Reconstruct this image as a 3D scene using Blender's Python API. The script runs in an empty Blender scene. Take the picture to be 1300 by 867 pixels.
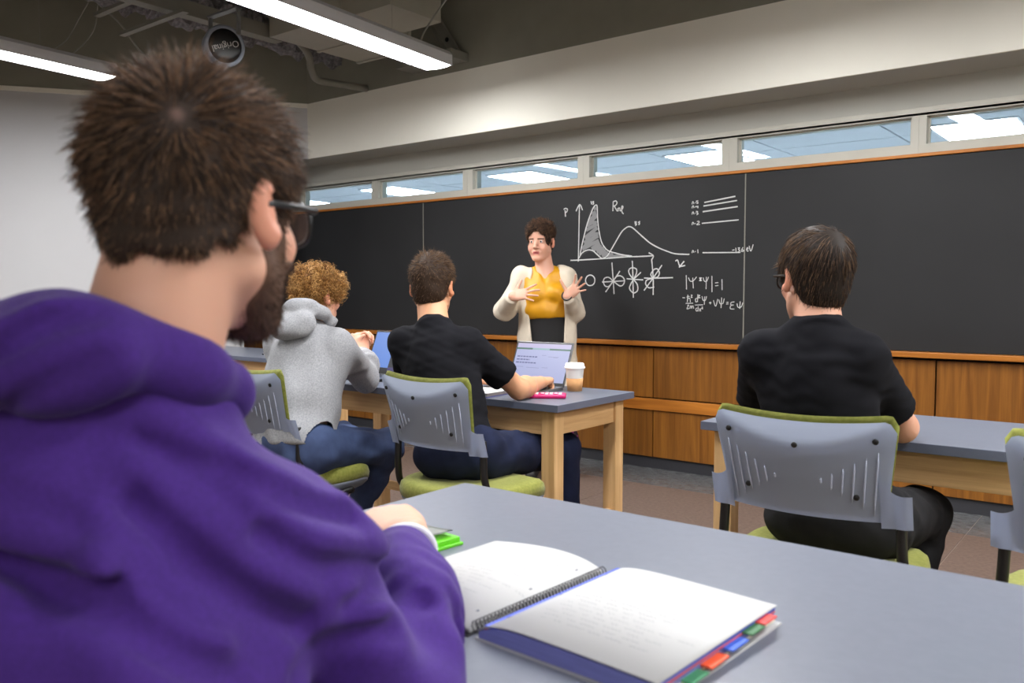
import bpy, bmesh, math, random
import numpy as np
from mathutils import Vector, Matrix

random.seed(7)
rng = np.random.default_rng(11)
scene = bpy.context.scene
COL = scene.collection
PI = math.pi

# ---------------------------------------------------------------- camera
CAM_H = 1.16
cam_data = bpy.data.cameras.new('camera')
cam_data.sensor_width = 36.0
cam_data.lens = 29.6
cam_data.dof.use_dof = True
cam_data.dof.focus_distance = 3.2
cam_data.dof.aperture_fstop = 5.6
cam = bpy.data.objects.new('camera', cam_data)
COL.objects.link(cam)
cam.location = (0, 0, CAM_H)
cam.rotation_euler = (math.radians(90 - 3.293), 0, math.radians(38.1))
scene.camera = cam

# ---------------------------------------------------------------- world, exposure
world = bpy.data.worlds.new('world')
scene.world = world
world.use_nodes = True
world.node_tree.nodes['Background'].inputs[0].default_value = (0.55, 0.6, 0.7, 1)
world.node_tree.nodes['Background'].inputs[1].default_value = 0.25
scene.view_settings.view_transform = 'Standard'
scene.view_settings.look = 'None'
scene.view_settings.gamma = 1
scene.view_settings.use_curve_mapping = False
scene.view_settings.exposure = 0.42
LAMP_STRENGTH = 38.0          # linear ceiling fixtures
PANEL_STRENGTH = 24.0          # troffers of the corridor behind the clerestory

# ---------------------------------------------------------------- materials
def lin(c):
    return tuple((x / 12.92 if x <= 0.04045 else ((x + 0.055) / 1.055) ** 2.4) for x in [v / 255 for v in c])

def new_mat(name):
    m = bpy.data.materials.new(name)
    m.use_nodes = True
    nt = m.node_tree
    return m, nt, nt.nodes['Principled BSDF']

def mat(name, rgb, rough=0.6, var=0.0, vscale=8.0, bump=0.0, bscale=200.0, metal=0.0, spec=0.5,
        emit=None, sss=0.0, stretch=None, sheen=0.0, rgb2=None, detail=4):
    """Principled material: colour varied by noise, fine bump by a second noise."""
    m, nt, b = new_mat(name)
    c = lin(rgb)
    b.inputs['Base Color'].default_value = (*c, 1)
    b.inputs['Roughness'].default_value = rough
    b.inputs['Metallic'].default_value = metal
    b.inputs['Specular IOR Level'].default_value = spec
    if sheen:
        b.inputs['Sheen Weight'].default_value = sheen
        b.inputs['Sheen Roughness'].default_value = 0.4
    if sss:
        b.inputs['Subsurface Weight'].default_value = sss
        b.inputs['Subsurface Radius'].default_value = (1.0, 0.35, 0.2)
        b.inputs['Subsurface Scale'].default_value = 0.006
    tc = nt.nodes.new('ShaderNodeTexCoord')
    src = tc.outputs['Object']
    if stretch:
        mp = nt.nodes.new('ShaderNodeMapping')
        mp.inputs['Scale'].default_value = stretch
        nt.links.new(src, mp.inputs['Vector'])
        src = mp.outputs['Vector']
    if var or rgb2:
        n = nt.nodes.new('ShaderNodeTexNoise')
        n.inputs['Scale'].default_value = vscale
        n.inputs['Detail'].default_value = detail
        nt.links.new(src, n.inputs['Vector'])
        r = nt.nodes.new('ShaderNodeValToRGB')
        r.color_ramp.elements[0].position = 0.3
        r.color_ramp.elements[1].position = 0.7
        c2 = lin(rgb2) if rgb2 else tuple(x * (1 + var) for x in c)
        c1 = c if rgb2 else tuple(x * (1 - var) for x in c)
        r.color_ramp.elements[0].color = (*c1, 1)
        r.color_ramp.elements[1].color = (*c2, 1)
        nt.links.new(n.outputs['Fac'], r.inputs['Fac'])
        nt.links.new(r.outputs['Color'], b.inputs['Base Color'])
    if bump:
        n2 = nt.nodes.new('ShaderNodeTexNoise')
        n2.inputs['Scale'].default_value = bscale
        n2.inputs['Detail'].default_value = 3
        nt.links.new(src, n2.inputs['Vector'])
        bp = nt.nodes.new('ShaderNodeBump')
        bp.inputs['Strength'].default_value = bump
        bp.inputs['Distance'].default_value = 0.002
        nt.links.new(n2.outputs['Fac'], bp.inputs['Height'])
        nt.links.new(bp.outputs['Normal'], b.inputs['Normal'])
    if emit:
        b.inputs['Emission Color'].default_value = (*lin(emit[0]), 1)
        b.inputs['Emission Strength'].default_value = emit[1]
    return m

def attr_mat(name, rough=0.6, spec=0.4, sss=0.0, bump=0.0, bscale=300, sheen=0.0):
    """Principled material coloured by the mesh's own colour attribute."""
    m, nt, b = new_mat(name)
    a = nt.nodes.new('ShaderNodeAttribute')
    a.attribute_name = 'Col'
    nt.links.new(a.outputs['Color'], b.inputs['Base Color'])
    b.inputs['Roughness'].default_value = rough
    b.inputs['Specular IOR Level'].default_value = spec
    if sss:
        b.inputs['Subsurface Weight'].default_value = sss
        b.inputs['Subsurface Radius'].default_value = (1.0, 0.35, 0.2)
        b.inputs['Subsurface Scale'].default_value = 0.006
    if sheen:
        b.inputs['Sheen Weight'].default_value = sheen
    if bump:
        tc = nt.nodes.new('ShaderNodeTexCoord')
        n2 = nt.nodes.new('ShaderNodeTexNoise')
        n2.inputs['Scale'].default_value = bscale
        nt.links.new(tc.outputs['Object'], n2.inputs['Vector'])
        bp = nt.nodes.new('ShaderNodeBump')
        bp.inputs['Strength'].default_value = bump
        bp.inputs['Distance'].default_value = 0.001
        nt.links.new(n2.outputs['Fac'], bp.inputs['Height'])
        nt.links.new(bp.outputs['Normal'], b.inputs['Normal'])
    return m

def wood_mat(name, dark, light, stretch=(14, 14, 0.9), rough=0.42, spec=0.4, scale=2.0, per_object=0.12):
    m, nt, b = new_mat(name)
    tc = nt.nodes.new('ShaderNodeTexCoord')
    mp = nt.nodes.new('ShaderNodeMapping')
    mp.inputs['Scale'].default_value = stretch
    nt.links.new(tc.outputs['Object'], mp.inputs['Vector'])
    oi = nt.nodes.new('ShaderNodeObjectInfo')
    sc = nt.nodes.new('ShaderNodeVectorMath'); sc.operation = 'SCALE'
    cv = nt.nodes.new('ShaderNodeCombineXYZ')
    nt.links.new(oi.outputs['Random'], cv.inputs[0]); nt.links.new(oi.outputs['Random'], cv.inputs[1])
    nt.links.new(cv.outputs[0], sc.inputs[0]); sc.inputs['Scale'].default_value = 30
    nt.links.new(sc.outputs[0], mp.inputs['Location'])
    n = nt.nodes.new('ShaderNodeTexNoise')
    n.inputs['Scale'].default_value = scale; n.inputs['Detail'].default_value = 6; n.inputs['Roughness'].default_value = 0.65
    n.inputs['Distortion'].default_value = 0.6
    nt.links.new(mp.outputs[0], n.inputs['Vector'])
    r = nt.nodes.new('ShaderNodeValToRGB')
    r.color_ramp.elements[0].position = 0.32; r.color_ramp.elements[1].position = 0.7
    r.color_ramp.elements[0].color = (*lin(dark), 1); r.color_ramp.elements[1].color = (*lin(light), 1)
    nt.links.new(n.outputs['Fac'], r.inputs['Fac'])
    hs = nt.nodes.new('ShaderNodeHueSaturation')
    mr = nt.nodes.new('ShaderNodeMapRange')
    mr.inputs['To Min'].default_value = 1 - per_object; mr.inputs['To Max'].default_value = 1 + per_object
    nt.links.new(oi.outputs['Random'], mr.inputs['Value']); nt.links.new(mr.outputs[0], hs.inputs['Value'])
    nt.links.new(r.outputs['Color'], hs.inputs['Color'])
    nt.links.new(hs.outputs['Color'], b.inputs['Base Color'])
    b.inputs['Roughness'].default_value = rough
    b.inputs['Specular IOR Level'].default_value = spec
    return m

def glass_mat(name, tint=(235, 245, 250), rough=0.0):
    m, nt, b = new_mat(name)
    nt.nodes.remove(b)
    out = nt.nodes['Material Output']
    t = nt.nodes.new('ShaderNodeBsdfTransparent'); t.inputs[0].default_value = (*lin(tint), 1)
    g = nt.nodes.new('ShaderNodeBsdfGlossy'); g.inputs['Roughness'].default_value = rough
    fr = nt.nodes.new('ShaderNodeFresnel'); ge = nt.nodes.new('ShaderNodeNewGeometry'); ri = nt.nodes.new('ShaderNodeMapRange')
    ri.inputs['To Min'].default_value = 1.45; ri.inputs['To Max'].default_value = 1 / 1.45     # thin pane: same reflectance from both faces
    nt.links.new(ge.outputs['Backfacing'], ri.inputs['Value']); nt.links.new(ri.outputs[0], fr.inputs[0])
    mx = nt.nodes.new('ShaderNodeMixShader')
    nt.links.new(fr.outputs[0], mx.inputs[0]); nt.links.new(t.outputs[0], mx.inputs[1]); nt.links.new(g.outputs[0], mx.inputs[2])
    nt.links.new(mx.outputs[0], out.inputs['Surface'])
    return m

M = {}
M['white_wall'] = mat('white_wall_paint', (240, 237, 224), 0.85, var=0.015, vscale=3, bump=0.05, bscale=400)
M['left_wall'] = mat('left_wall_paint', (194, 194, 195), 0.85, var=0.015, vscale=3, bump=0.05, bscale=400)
M['dark_paint'] = mat('dark_grey_paint', (138, 136, 122), 0.9, var=0.05, vscale=6, bump=0.1, bscale=300)
M['deck'] = mat('ceiling_deck_paint', (100, 99, 92), 0.95, var=0.1, vscale=5)
M['soffit'] = mat('soffit_paint', (176, 175, 166), 0.7)
M['frame'] = mat('window_frame_paint', (188, 186, 174), 0.5)
M['slot'] = mat('slot_black', (18, 18, 18), 0.9)
M['glass'] = glass_mat('clear_glass')
M['lens'] = glass_mat('spectacle_lens', (245, 248, 250))
M['board'] = mat('slate_board', (33, 33, 34), 0.55, var=0.12, vscale=2.2, spec=0.35)
M['chalk'] = mat('chalk', (206, 206, 204), 0.95)
M['chalk_soft'] = mat('chalk_smear', (132, 132, 132), 0.95)
M['wood_panel'] = wood_mat('teak_panel', (106, 62, 17), (146, 94, 33), stretch=(16, 16, 0.7))
M['wood_rail'] = wood_mat('teak_rail', (140, 80, 22), (184, 116, 42), stretch=(0.7, 14, 14))
M['beech'] = wood_mat('beech_upright', (198, 156, 104), (226, 188, 136), stretch=(20, 20, 0.8), rough=0.5, per_object=0.04)
M['beech_x'] = wood_mat('beech_along_x', (190, 148, 98), (222, 182, 130), stretch=(0.8, 20, 20), rough=0.5, per_object=0.04)
M['beech_y'] = wood_mat('beech_along_y', (190, 148, 98), (222, 182, 130), stretch=(20, 0.8, 20), rough=0.5, per_object=0.04)
M['laminate'] = mat('blue_grey_laminate', (105, 109, 120), 0.36, var=0.04, vscale=60, bump=0.05, bscale=900, spec=0.4)
M['laminate_edge'] = mat('laminate_edge', (92, 98, 114), 0.4)
M['floor'] = mat('brown_vinyl', (94, 79, 71), 0.45, rgb2=(116, 100, 91), vscale=55, detail=6, spec=0.35)
M['floor_border'] = mat('grey_border_vinyl', (74, 76, 78), 0.25, rgb2=(112, 113, 113), vscale=14, stretch=(1, 5, 1), spec=0.5)
M['grout'] = mat('floor_joint', (172, 160, 150), 0.8)
M['base'] = mat('black_cove_base', (50, 50, 54), 0.45)
M['plastic'] = mat('grey_blue_plastic', (184, 193, 213), 0.38, bump=0.1, bscale=900)
M['plastic_pan'] = mat('grey_seat_pan', (138, 145, 158), 0.4)
M['green'] = mat('lime_fabric', (118, 122, 44), 0.85, rgb2=(140, 142, 64), vscale=90, bump=0.3, bscale=600, sheen=0.2)
M['black_metal'] = mat('black_tube', (22, 22, 24), 0.35, spec=0.5)
M['black_rubber'] = mat('black_rubber', (16, 16, 17), 0.6)
M['steel'] = mat('painted_steel', (128, 126, 116), 0.6, var=0.05)
M['galv'] = mat('galvanised_steel', (150, 152, 152), 0.4, metal=0.6, var=0.1, vscale=20)
M['duct'] = mat('duct_sheet', (166, 163, 150), 0.6, var=0.04)
M['lamp_body'] = mat('lamp_housing', (205, 205, 208), 0.45)
M['lamp_glow'] = mat('lamp_diffuser', (250, 250, 250), 0.5, emit=((252, 252, 254), LAMP_STRENGTH))
M['panel_glow'] = mat('troffer_diffuser', (250, 250, 250), 0.5, emit=((248, 250, 255), PANEL_STRENGTH))
M['tile'] = mat('corridor_tile', (196, 200, 206), 0.9, var=0.02)
M['corridor'] = mat('corridor_wall', (236, 238, 238), 0.9)
M['insul'] = mat('sprayed_fireproofing', (96, 95, 100), 1.0, rgb2=(150, 148, 150), vscale=40, bump=1.0, bscale=60)
M['cable'] = mat('grey_cable', (150, 150, 140), 0.6)
M['paper'] = mat('white_paper', (184, 184, 183), 0.95, spec=0.1)
M['cardboard'] = mat('kraft_sleeve', (186, 138, 90), 0.85, var=0.06, vscale=50)
M['cup_white'] = mat('cup_white', (232, 232, 228), 0.5)
M['lid'] = mat('cup_lid_white', (240, 240, 238), 0.35)
M['pink'] = mat('magenta_plastic', (190, 18, 96), 0.35)
M['alu'] = mat('laptop_aluminium', (150, 152, 156), 0.35, metal=0.8)
M['bezel'] = mat('laptop_bezel', (14, 14, 16), 0.3)
M['lime_cover'] = mat('lime_cover', (96, 196, 12), 0.35)
M['violet_edge'] = mat('violet_page_edges', (112, 116, 176), 0.8, var=0.12, vscale=300, stretch=(0.05, 0.05, 1))
M['black_cover'] = mat('black_cover', (20, 20, 22), 0.5)
M['wire'] = mat('dark_wire', (40, 40, 44), 0.35, metal=0.6)
M['ink'] = mat('pencil_grey', (132, 132, 138), 0.9)
M['hole'] = mat('punch_hole', (70, 74, 96), 0.9)
M['line'] = mat('margin_line', (214, 216, 226), 0.9)

# ---------------------------------------------------------------- mesh helpers
def link(name, me, material, parent=None):
    o = bpy.data.objects.new(name, me)
    COL.objects.link(o)
    if material is not None and not me.materials:
        me.materials.append(material)
    if parent is not None:
        o.parent = parent
    return o

def thing(name, label, cat, loc=(0, 0, 0), rz=0.0, group=None):
    o = bpy.data.objects.new(name, None)
    o.empty_display_size = 0.1
    COL.objects.link(o)
    o.location = loc
    o.rotation_euler = (0, 0, rz)
    tag(o, label, cat, group)
    return o

def tag(o, label, cat, group=None):
    o['label'] = label
    o['category'] = cat
    if group:
        o['group'] = group
    return o

def struct(o, label=None):
    o['kind'] = 'structure'
    if label:
        o['label'] = label
    return o

def bm_mesh(bm, name, smooth=False):
    me = bpy.data.meshes.new(name)
    bm.normal_update()
    bm.to_mesh(me)
    bm.free()
    if smooth:
        me.polygons.foreach_set('use_smooth', [True] * len(me.polygons))
    return me

def add_box(bm, lo, hi, bevel=0.0):
    g = bmesh.ops.create_cube(bm, size=1.0)
    vs = g['verts']
    for v in vs:
        v.co = Vector([(lo[i] + hi[i]) / 2 + v.co[i] * (hi[i] - lo[i]) for i in range(3)])
    if bevel:
        es = list({e for v in vs for e in v.link_edges})
        bmesh.ops.bevel(bm, geom=es, offset=bevel, segments=2, affect='EDGES', profile=0.6)

def box(name, lo, hi, material, parent=None, bevel=0.0):
    bm = bmesh.new()
    add_box(bm, lo, hi, bevel)
    return link(name, bm_mesh(bm, name), material, parent)

def catmull(pts, n=8):
    pts = [Vector(p) for p in pts]
    if len(pts) < 3:
        return pts
    out = []
    for i in range(len(pts) - 1):
        p0 = pts[max(i - 1, 0)]; p1 = pts[i]; p2 = pts[i + 1]; p3 = pts[min(i + 2, len(pts) - 1)]
        for k in range(n):
            t = k / n
            out.append(0.5 * ((2 * p1) + (p2 - p0) * t + (2 * p0 - 5 * p1 + 4 * p2 - p3) * t * t + (3 * p1 - p0 - 3 * p2 + p3) * t ** 3))
    out.append(pts[-1])
    return out

def add_tube(bm, pts, r, sides=8, closed=False, flat=1.0):
    pts = [Vector(p) for p in pts]
    n = len(pts)
    rings = []
    up = Vector((0, 0, 1))
    prev = None
    for i, p in enumerate(pts):
        if closed:
            t = (pts[(i + 1) % n] - pts[i - 1]).normalized()
        else:
            t = (pts[min(i + 1, n - 1)] - pts[max(i - 1, 0)]).normalized()
        if prev is None:
            a = t.cross(up)
            if a.length < 0.05:
                a = t.cross(Vector((1, 0, 0)))
            a.normalize()
        else:
            a = (prev - t * prev.dot(t)).normalized()
        prev = a
        b = t.cross(a)
        rr = r[i] if hasattr(r, '__len__') else r
        rings.append([bm.verts.new(p + (a * math.cos(2 * PI * k / sides) + b * flat * math.sin(2 * PI * k / sides)) * rr) for k in range(sides)])
    m = n if closed else n - 1
    for i in range(m):
        A = rings[i]; B = rings[(i + 1) % n]
        for k in range(sides):
            bm.faces.new((A[k], A[(k + 1) % sides], B[(k + 1) % sides], B[k]))
    if not closed:
        bm.faces.new(rings[0][::-1]); bm.faces.new(rings[-1])

def tube(name, pts, r, material, parent=None, sides=8, smooth=True, closed=False):
    bm = bmesh.new()
    add_tube(bm, pts, r, sides, closed)
    bmesh.ops.recalc_face_normals(bm, faces=bm.faces)
    return link(name, bm_mesh(bm, name, smooth), material, parent)

def add_lathe(bm, prof, n=32, mtx=None, cap=True):
    rings = []
    for (r, z) in prof:
        rings.append([bm.verts.new((r * math.cos(2 * PI * k / n), r * math.sin(2 * PI * k / n), z)) for k in range(n)])
    for A, B in zip(rings[:-1], rings[1:]):
        for k in range(n):
            bm.faces.new((A[k], A[(k + 1) % n], B[(k + 1) % n], B[k]))
    if cap:
        bm.faces.new(rings[0][::-1]); bm.faces.new(rings[-1])
    if mtx is not None:
        for R in rings:
            for v in R:
                v.co = mtx @ v.co

def lathe(name, prof, material, parent=None, n=32, mtx=None, smooth=True, cap=True):
    bm = bmesh.new()
    add_lathe(bm, prof, n, mtx, cap)
    bmesh.ops.recalc_face_normals(bm, faces=bm.faces)
    me = bm_mesh(bm, name, smooth)
    return link(name, me, material, parent)

def add_prism(bm, poly, lo, hi, axis='z'):
    """extrude a 2-D polygon between lo and hi along an axis"""
    def P(u, v, w):
        return {'z': (u, v, w), 'y': (u, w, v), 'x': (w, u, v)}[axis]
    a = [bm.verts.new(P(u, v, lo)) for u, v in poly]
    b = [bm.verts.new(P(u, v, hi)) for u, v in poly]
    n = len(poly)
    bm.faces.new(a[::-1]); bm.faces.new(b)
    for i in range(n):
        bm.faces.new((a[i], a[(i + 1) % n], b[(i + 1) % n], b[i]))

def prism(name, poly, lo, hi, material, parent=None, axis='z'):
    bm = bmesh.new()
    add_prism(bm, poly, lo, hi, axis)
    bmesh.ops.recalc_face_normals(bm, faces=bm.faces)
    return link(name, bm_mesh(bm, name), material, parent)

def np_mesh(name, V, Fq, col=None, smooth=True):
    """mesh from numpy vertices and quads or triangles"""
    me = bpy.data.meshes.new(name)
    nv, nf, k = len(V), len(Fq), Fq.shape[1]
    me.vertices.add(nv)
    me.vertices.foreach_set('co', np.ascontiguousarray(V, np.float32).ravel())
    me.loops.add(nf * k)
    me.loops.foreach_set('vertex_index', np.ascontiguousarray(Fq, np.int32).ravel())
    me.polygons.add(nf)
    me.polygons.foreach_set('loop_start', np.arange(0, nf * k, k, dtype=np.int32))
    me.polygons.foreach_set('use_smooth', np.full(nf, smooth))
    me.update(calc_edges=True)
    if col is not None:
        a = me.color_attributes.new('Col', 'FLOAT_COLOR', 'POINT')
        c = np.ones((nv, 4), np.float32); c[:, :3] = col
        a.data.foreach_set('color', c.ravel())
    return me

def copy_tree(o, parent=None):
    c = o.copy()
    COL.objects.link(c)
    c.parent = parent
    for ch in list(o.children):
        copy_tree(ch, c)
    return c

# ================================================================= THE ROOM
YW = 4.94           # front wall plane
YB = 4.60           # bulkhead plane above the boards
Z_BULK = 2.293      # underside of the bulkhead
Z_PAINT = 2.75      # white paint below, dark paint above
Z_DECK = 3.7
XL, XR = -7.6, 3.6
LW0 = Vector((-5.80, YB, 0)); LWD = Vector((-0.585, -0.811, 0)).normalized()   # oblique left wall

floor = box('floor', (-11, -3.2, -0.12), (XR + 0.2, 5.05, -0.003), M['grout'])
struct(floor, 'brown vinyl floor with a dark grey border along the front wall')
x = -0.745 - 1.83 * 6
while x < XR:
    box('floor_sheet', (x + 0.002, -3.1, -0.003), (x + 1.828, 4.49, 0.0), M['floor'], floor)
    x += 1.83
x = -0.745 - 1.83 * 6
while x < XR:
    box('border_sheet', (x + 0.002, 4.494, -0.003), (x + 1.828, YW + 0.03, 0.0005), M['floor_border'], floor)
    x += 1.83

# front wall body: below the clerestory
wall_front = box('wall_front', (-9.2, YW + 0.012, 0.0), (XR, YW + 0.14, 1.955), M['white_wall'])
struct(wall_front, 'front wall carrying the chalkboards and wood wainscot')
# header above windows, soffit, bulkhead
box('header', (-9.2, YW + 0.012, 2.105), (XR, YW + 0.14, 2.33), M['soffit'], wall_front)
box('header_trim', (-9.2, YW - 0.004, 2.105), (XR, YW + 0.012, 2.15), M['frame'], wall_front, 0.003)
# bulkhead as a boxed-out volume, its underside split by a shadow slot
bm = bmesh.new()
add_box(bm, (-5.80, YB, Z_BULK), (XR, YB + 0.015, Z_PAINT))
blk = struct(link('wall_bulkhead', bm_mesh(bm, 'bulkhead'), M['white_wall']), 'white bulkhead wall above the clerestory windows')
box('soffit_board', (-6.1, YB + 0.015, Z_BULK), (XR, 4.765, Z_BULK + 0.02), M['soffit'], blk)
box('soffit_board', (-6.3, 4.775, Z_BULK + 0.004), (XR, YW + 0.012, Z_BULK + 0.024), M['soffit'], blk)
box('shadow_slot', (-6.3, 4.76, Z_BULK + 0.022), (XR, 4.78, Z_BULK + 0.03), M['slot'], blk)
box('dark_upper_band', (-5.80, YB - 0.001, Z_PAINT), (XR, YB + 0.06, Z_DECK), M['dark_paint'], blk)

# oblique left wall: full height up to a 0.55 m niche at the corner, header above the niche
def lw(t, off=0.0):
    p = LW0 + LWD * t
    nrm = Vector((-LWD.y, LWD.x, 0)) * -1   # pointing away from the room
    return (p.x + nrm.x * off, p.y + nrm.y * off)
out_sign = -1 if (Vector((-LWD.y, LWD.x, 0)) * -1).dot(Vector((0, 0, 0)) - LW0) > 0 else 1
def lwp(t, off):
    return lw(t, off * out_sign)
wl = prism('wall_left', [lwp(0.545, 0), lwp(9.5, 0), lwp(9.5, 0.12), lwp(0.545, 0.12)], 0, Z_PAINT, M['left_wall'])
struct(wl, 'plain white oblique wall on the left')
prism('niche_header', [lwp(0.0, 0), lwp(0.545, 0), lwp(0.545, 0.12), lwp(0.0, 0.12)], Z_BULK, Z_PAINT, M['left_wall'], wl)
prism('top_trim', [lwp(0.0, -0.012), lwp(9.5, -0.012), lwp(9.5, 0.0), lwp(0.0, 0.0)], Z_PAINT - 0.035, Z_PAINT, M['white_wall'], wl)
prism('dark_upper_band', [lwp(0.0, -0.001), lwp(9.5, -0.001), lwp(9.5, 0.12), lwp(0.0, 0.12)], Z_PAINT, Z_DECK, M['dark_paint'], wl)
struct(box('wall_niche', (-9.3, YW - 2.0, 0), (-9.2, YW + 0.012, 3.2), M['white_wall']))
struct(box('wall_back', (-11, -3.2, 0), (XR, -3.08, Z_DECK), M['white_wall']))
struct(box('wall_right', (XR, -3.2, 0), (XR + 0.1, YW + 0.1, Z_DECK), M['white_wall']))
ceiling = struct(box('ceiling', (-11, -3.2, Z_DECK), (XR + 0.1, YW + 0.1, Z_DECK + 0.1), M['deck']), 'dark painted ceiling deck')

# clerestory windows
wx = [(-7.38, -6.43), (-6.33, -5.385), (-5.305, -4.355), (-4.255, -3.29), (-3.195, -2.225), (-2.125, -1.14), (-1.065, -0.08), (-0.0, 0.98), (1.06, 2.04), (2.12, 3.1)]
for i, (a, b) in enumerate(wx):
    wo = struct(bpy.data.objects.new('window_%d' % (i + 1), None))
    COL.objects.link(wo)
    wo.location = ((a + b) / 2, YW, 1.955)
    c = (b - a) / 2
    fl = (a - wx[i - 1][1]) / 2 - 0.0004 if i else 0.055               # frames of neighbouring windows meet in the middle of the mullion
    fr_ = (wx[i + 1][0] - b) / 2 - 0.0004 if i + 1 < len(wx) else 0.055
    bm = bmesh.new()
    for lo, hi in [((-c - fl, -0.004, -0.055), (c + fr_, 0.10, 0.0)), ((-c - fl, -0.004, 0.148), (c + fr_, 0.10, 0.165)),
                   ((-c - fl, -0.004, 0.0), (-c, 0.10, 0.148)), ((c, -0.004, 0.0), (c + fr_, 0.10, 0.148))]:
        add_box(bm, lo, hi)
    for lo, hi in [((-c, 0.03, 0.0), (-c + 0.012, 0.05, 0.148)), ((c - 0.012, 0.03, 0.0), (c, 0.05, 0.148)),
                   ((-c, 0.03, 0.0), (c, 0.05, 0.008)), ((-c, 0.03, 0.14), (c, 0.05, 0.148))]:
        add_box(bm, lo, hi)
    link('window_frame', bm_mesh(bm, 'window_frame'), M['frame'], wo)
    box('window_pane', (-c + 0.002, 0.038, 0.002), (c - 0.002, 0.043, 0.146), M['glass'], wo)

# corridor behind the clerestory: tiled ceiling, troffers, far wall
cor = struct(box('ceiling_corridor', (-16, YW + 0.15, 2.72), (6, 13.0, 2.8), M['corridor']))
tx = -15.6
while tx < 5:
    ty = 5.3
    while ty < 12.4:
        cx, cy = tx + 0.61, ty + 0.61
        box('ceiling_tile', (tx + 0.012, ty + 0.012, 2.70), (tx + 1.208, ty + 1.208, 2.72), M['tile'], cor)
        ty += 1.22
    tx += 1.22
struct(box('wall_corridor', (-16, 13.0, 0), (6, 13.1, 2.8), M['corridor']))
struct(box('floor_corridor', (-16, YW + 0.15, -0.1), (6, 13.0, 0.0), M['corridor']))
for px, who in [(-11.7, 'farthest left'), (-9.25, 'second from left'), (-6.78, 'third from left'), (-4.2, 'third from right'), (-1.48, 'second from right'), (1.1, 'farthest right')]:
    t = thing('corridor_light', 'bright ceiling light panel seen through clerestory glass, ' + who + ' of its row', 'light', (px, 9.1, 2.70), 0, 'corridor light panels')
    box('panel_frame', (-0.37, -0.55, -0.012), (0.37, 0.55, -0.001), M['lamp_body'], t)
    box('diffuser', (-0.34, -0.52, -0.016), (0.34, 0.52, -0.011), M['panel_glow'], t)

# trim above boards, chalk rail, wainscot, base
tr = struct(box('trim_1', (-7.9, YW - 0.035, 1.885), (XR, YW - 0.004, 1.903), M['wood_rail'], None, 0.003), 'orange wood trim along the top of the chalkboards')
rail = struct(box('trim_2', (-7.9, YW - 0.075, 0.815), (XR, YW - 0.004, 0.845), M['wood_rail'], None, 0.004), 'orange wood chalk rail under the boards')
wains = struct(box('wall_wainscot', (-7.9, YW - 0.006, 0.06), (XR, YW + 0.012, 0.815), M['slot']), 'teak wainscot of upper and lower panels')
x = -0.98 - 0.845 * 8
while x < XR - 0.3:
    box('upper_panel', (x + 0.004, YW - 0.03, 0.474), (x + 0.841, YW - 0.006, 0.800), M['wood_panel'], wains, 0.002)
    box('lower_panel', (x + 0.004, YW - 0.03, 0.080), (x + 0.841, YW - 0.006, 0.388), M['wood_panel'], wains, 0.002)
    x += 0.845
box('middle_rail', (-7.9, YW - 0.045, 0.392), (XR, YW - 0.006, 0.466), M['wood_rail'], wains, 0.003)
struct(box('baseboard_front', (-7.9, YW - 0.012, 0.0), (XR, YW + 0.012, 0.076), M['base'], None, 0.003))

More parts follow.
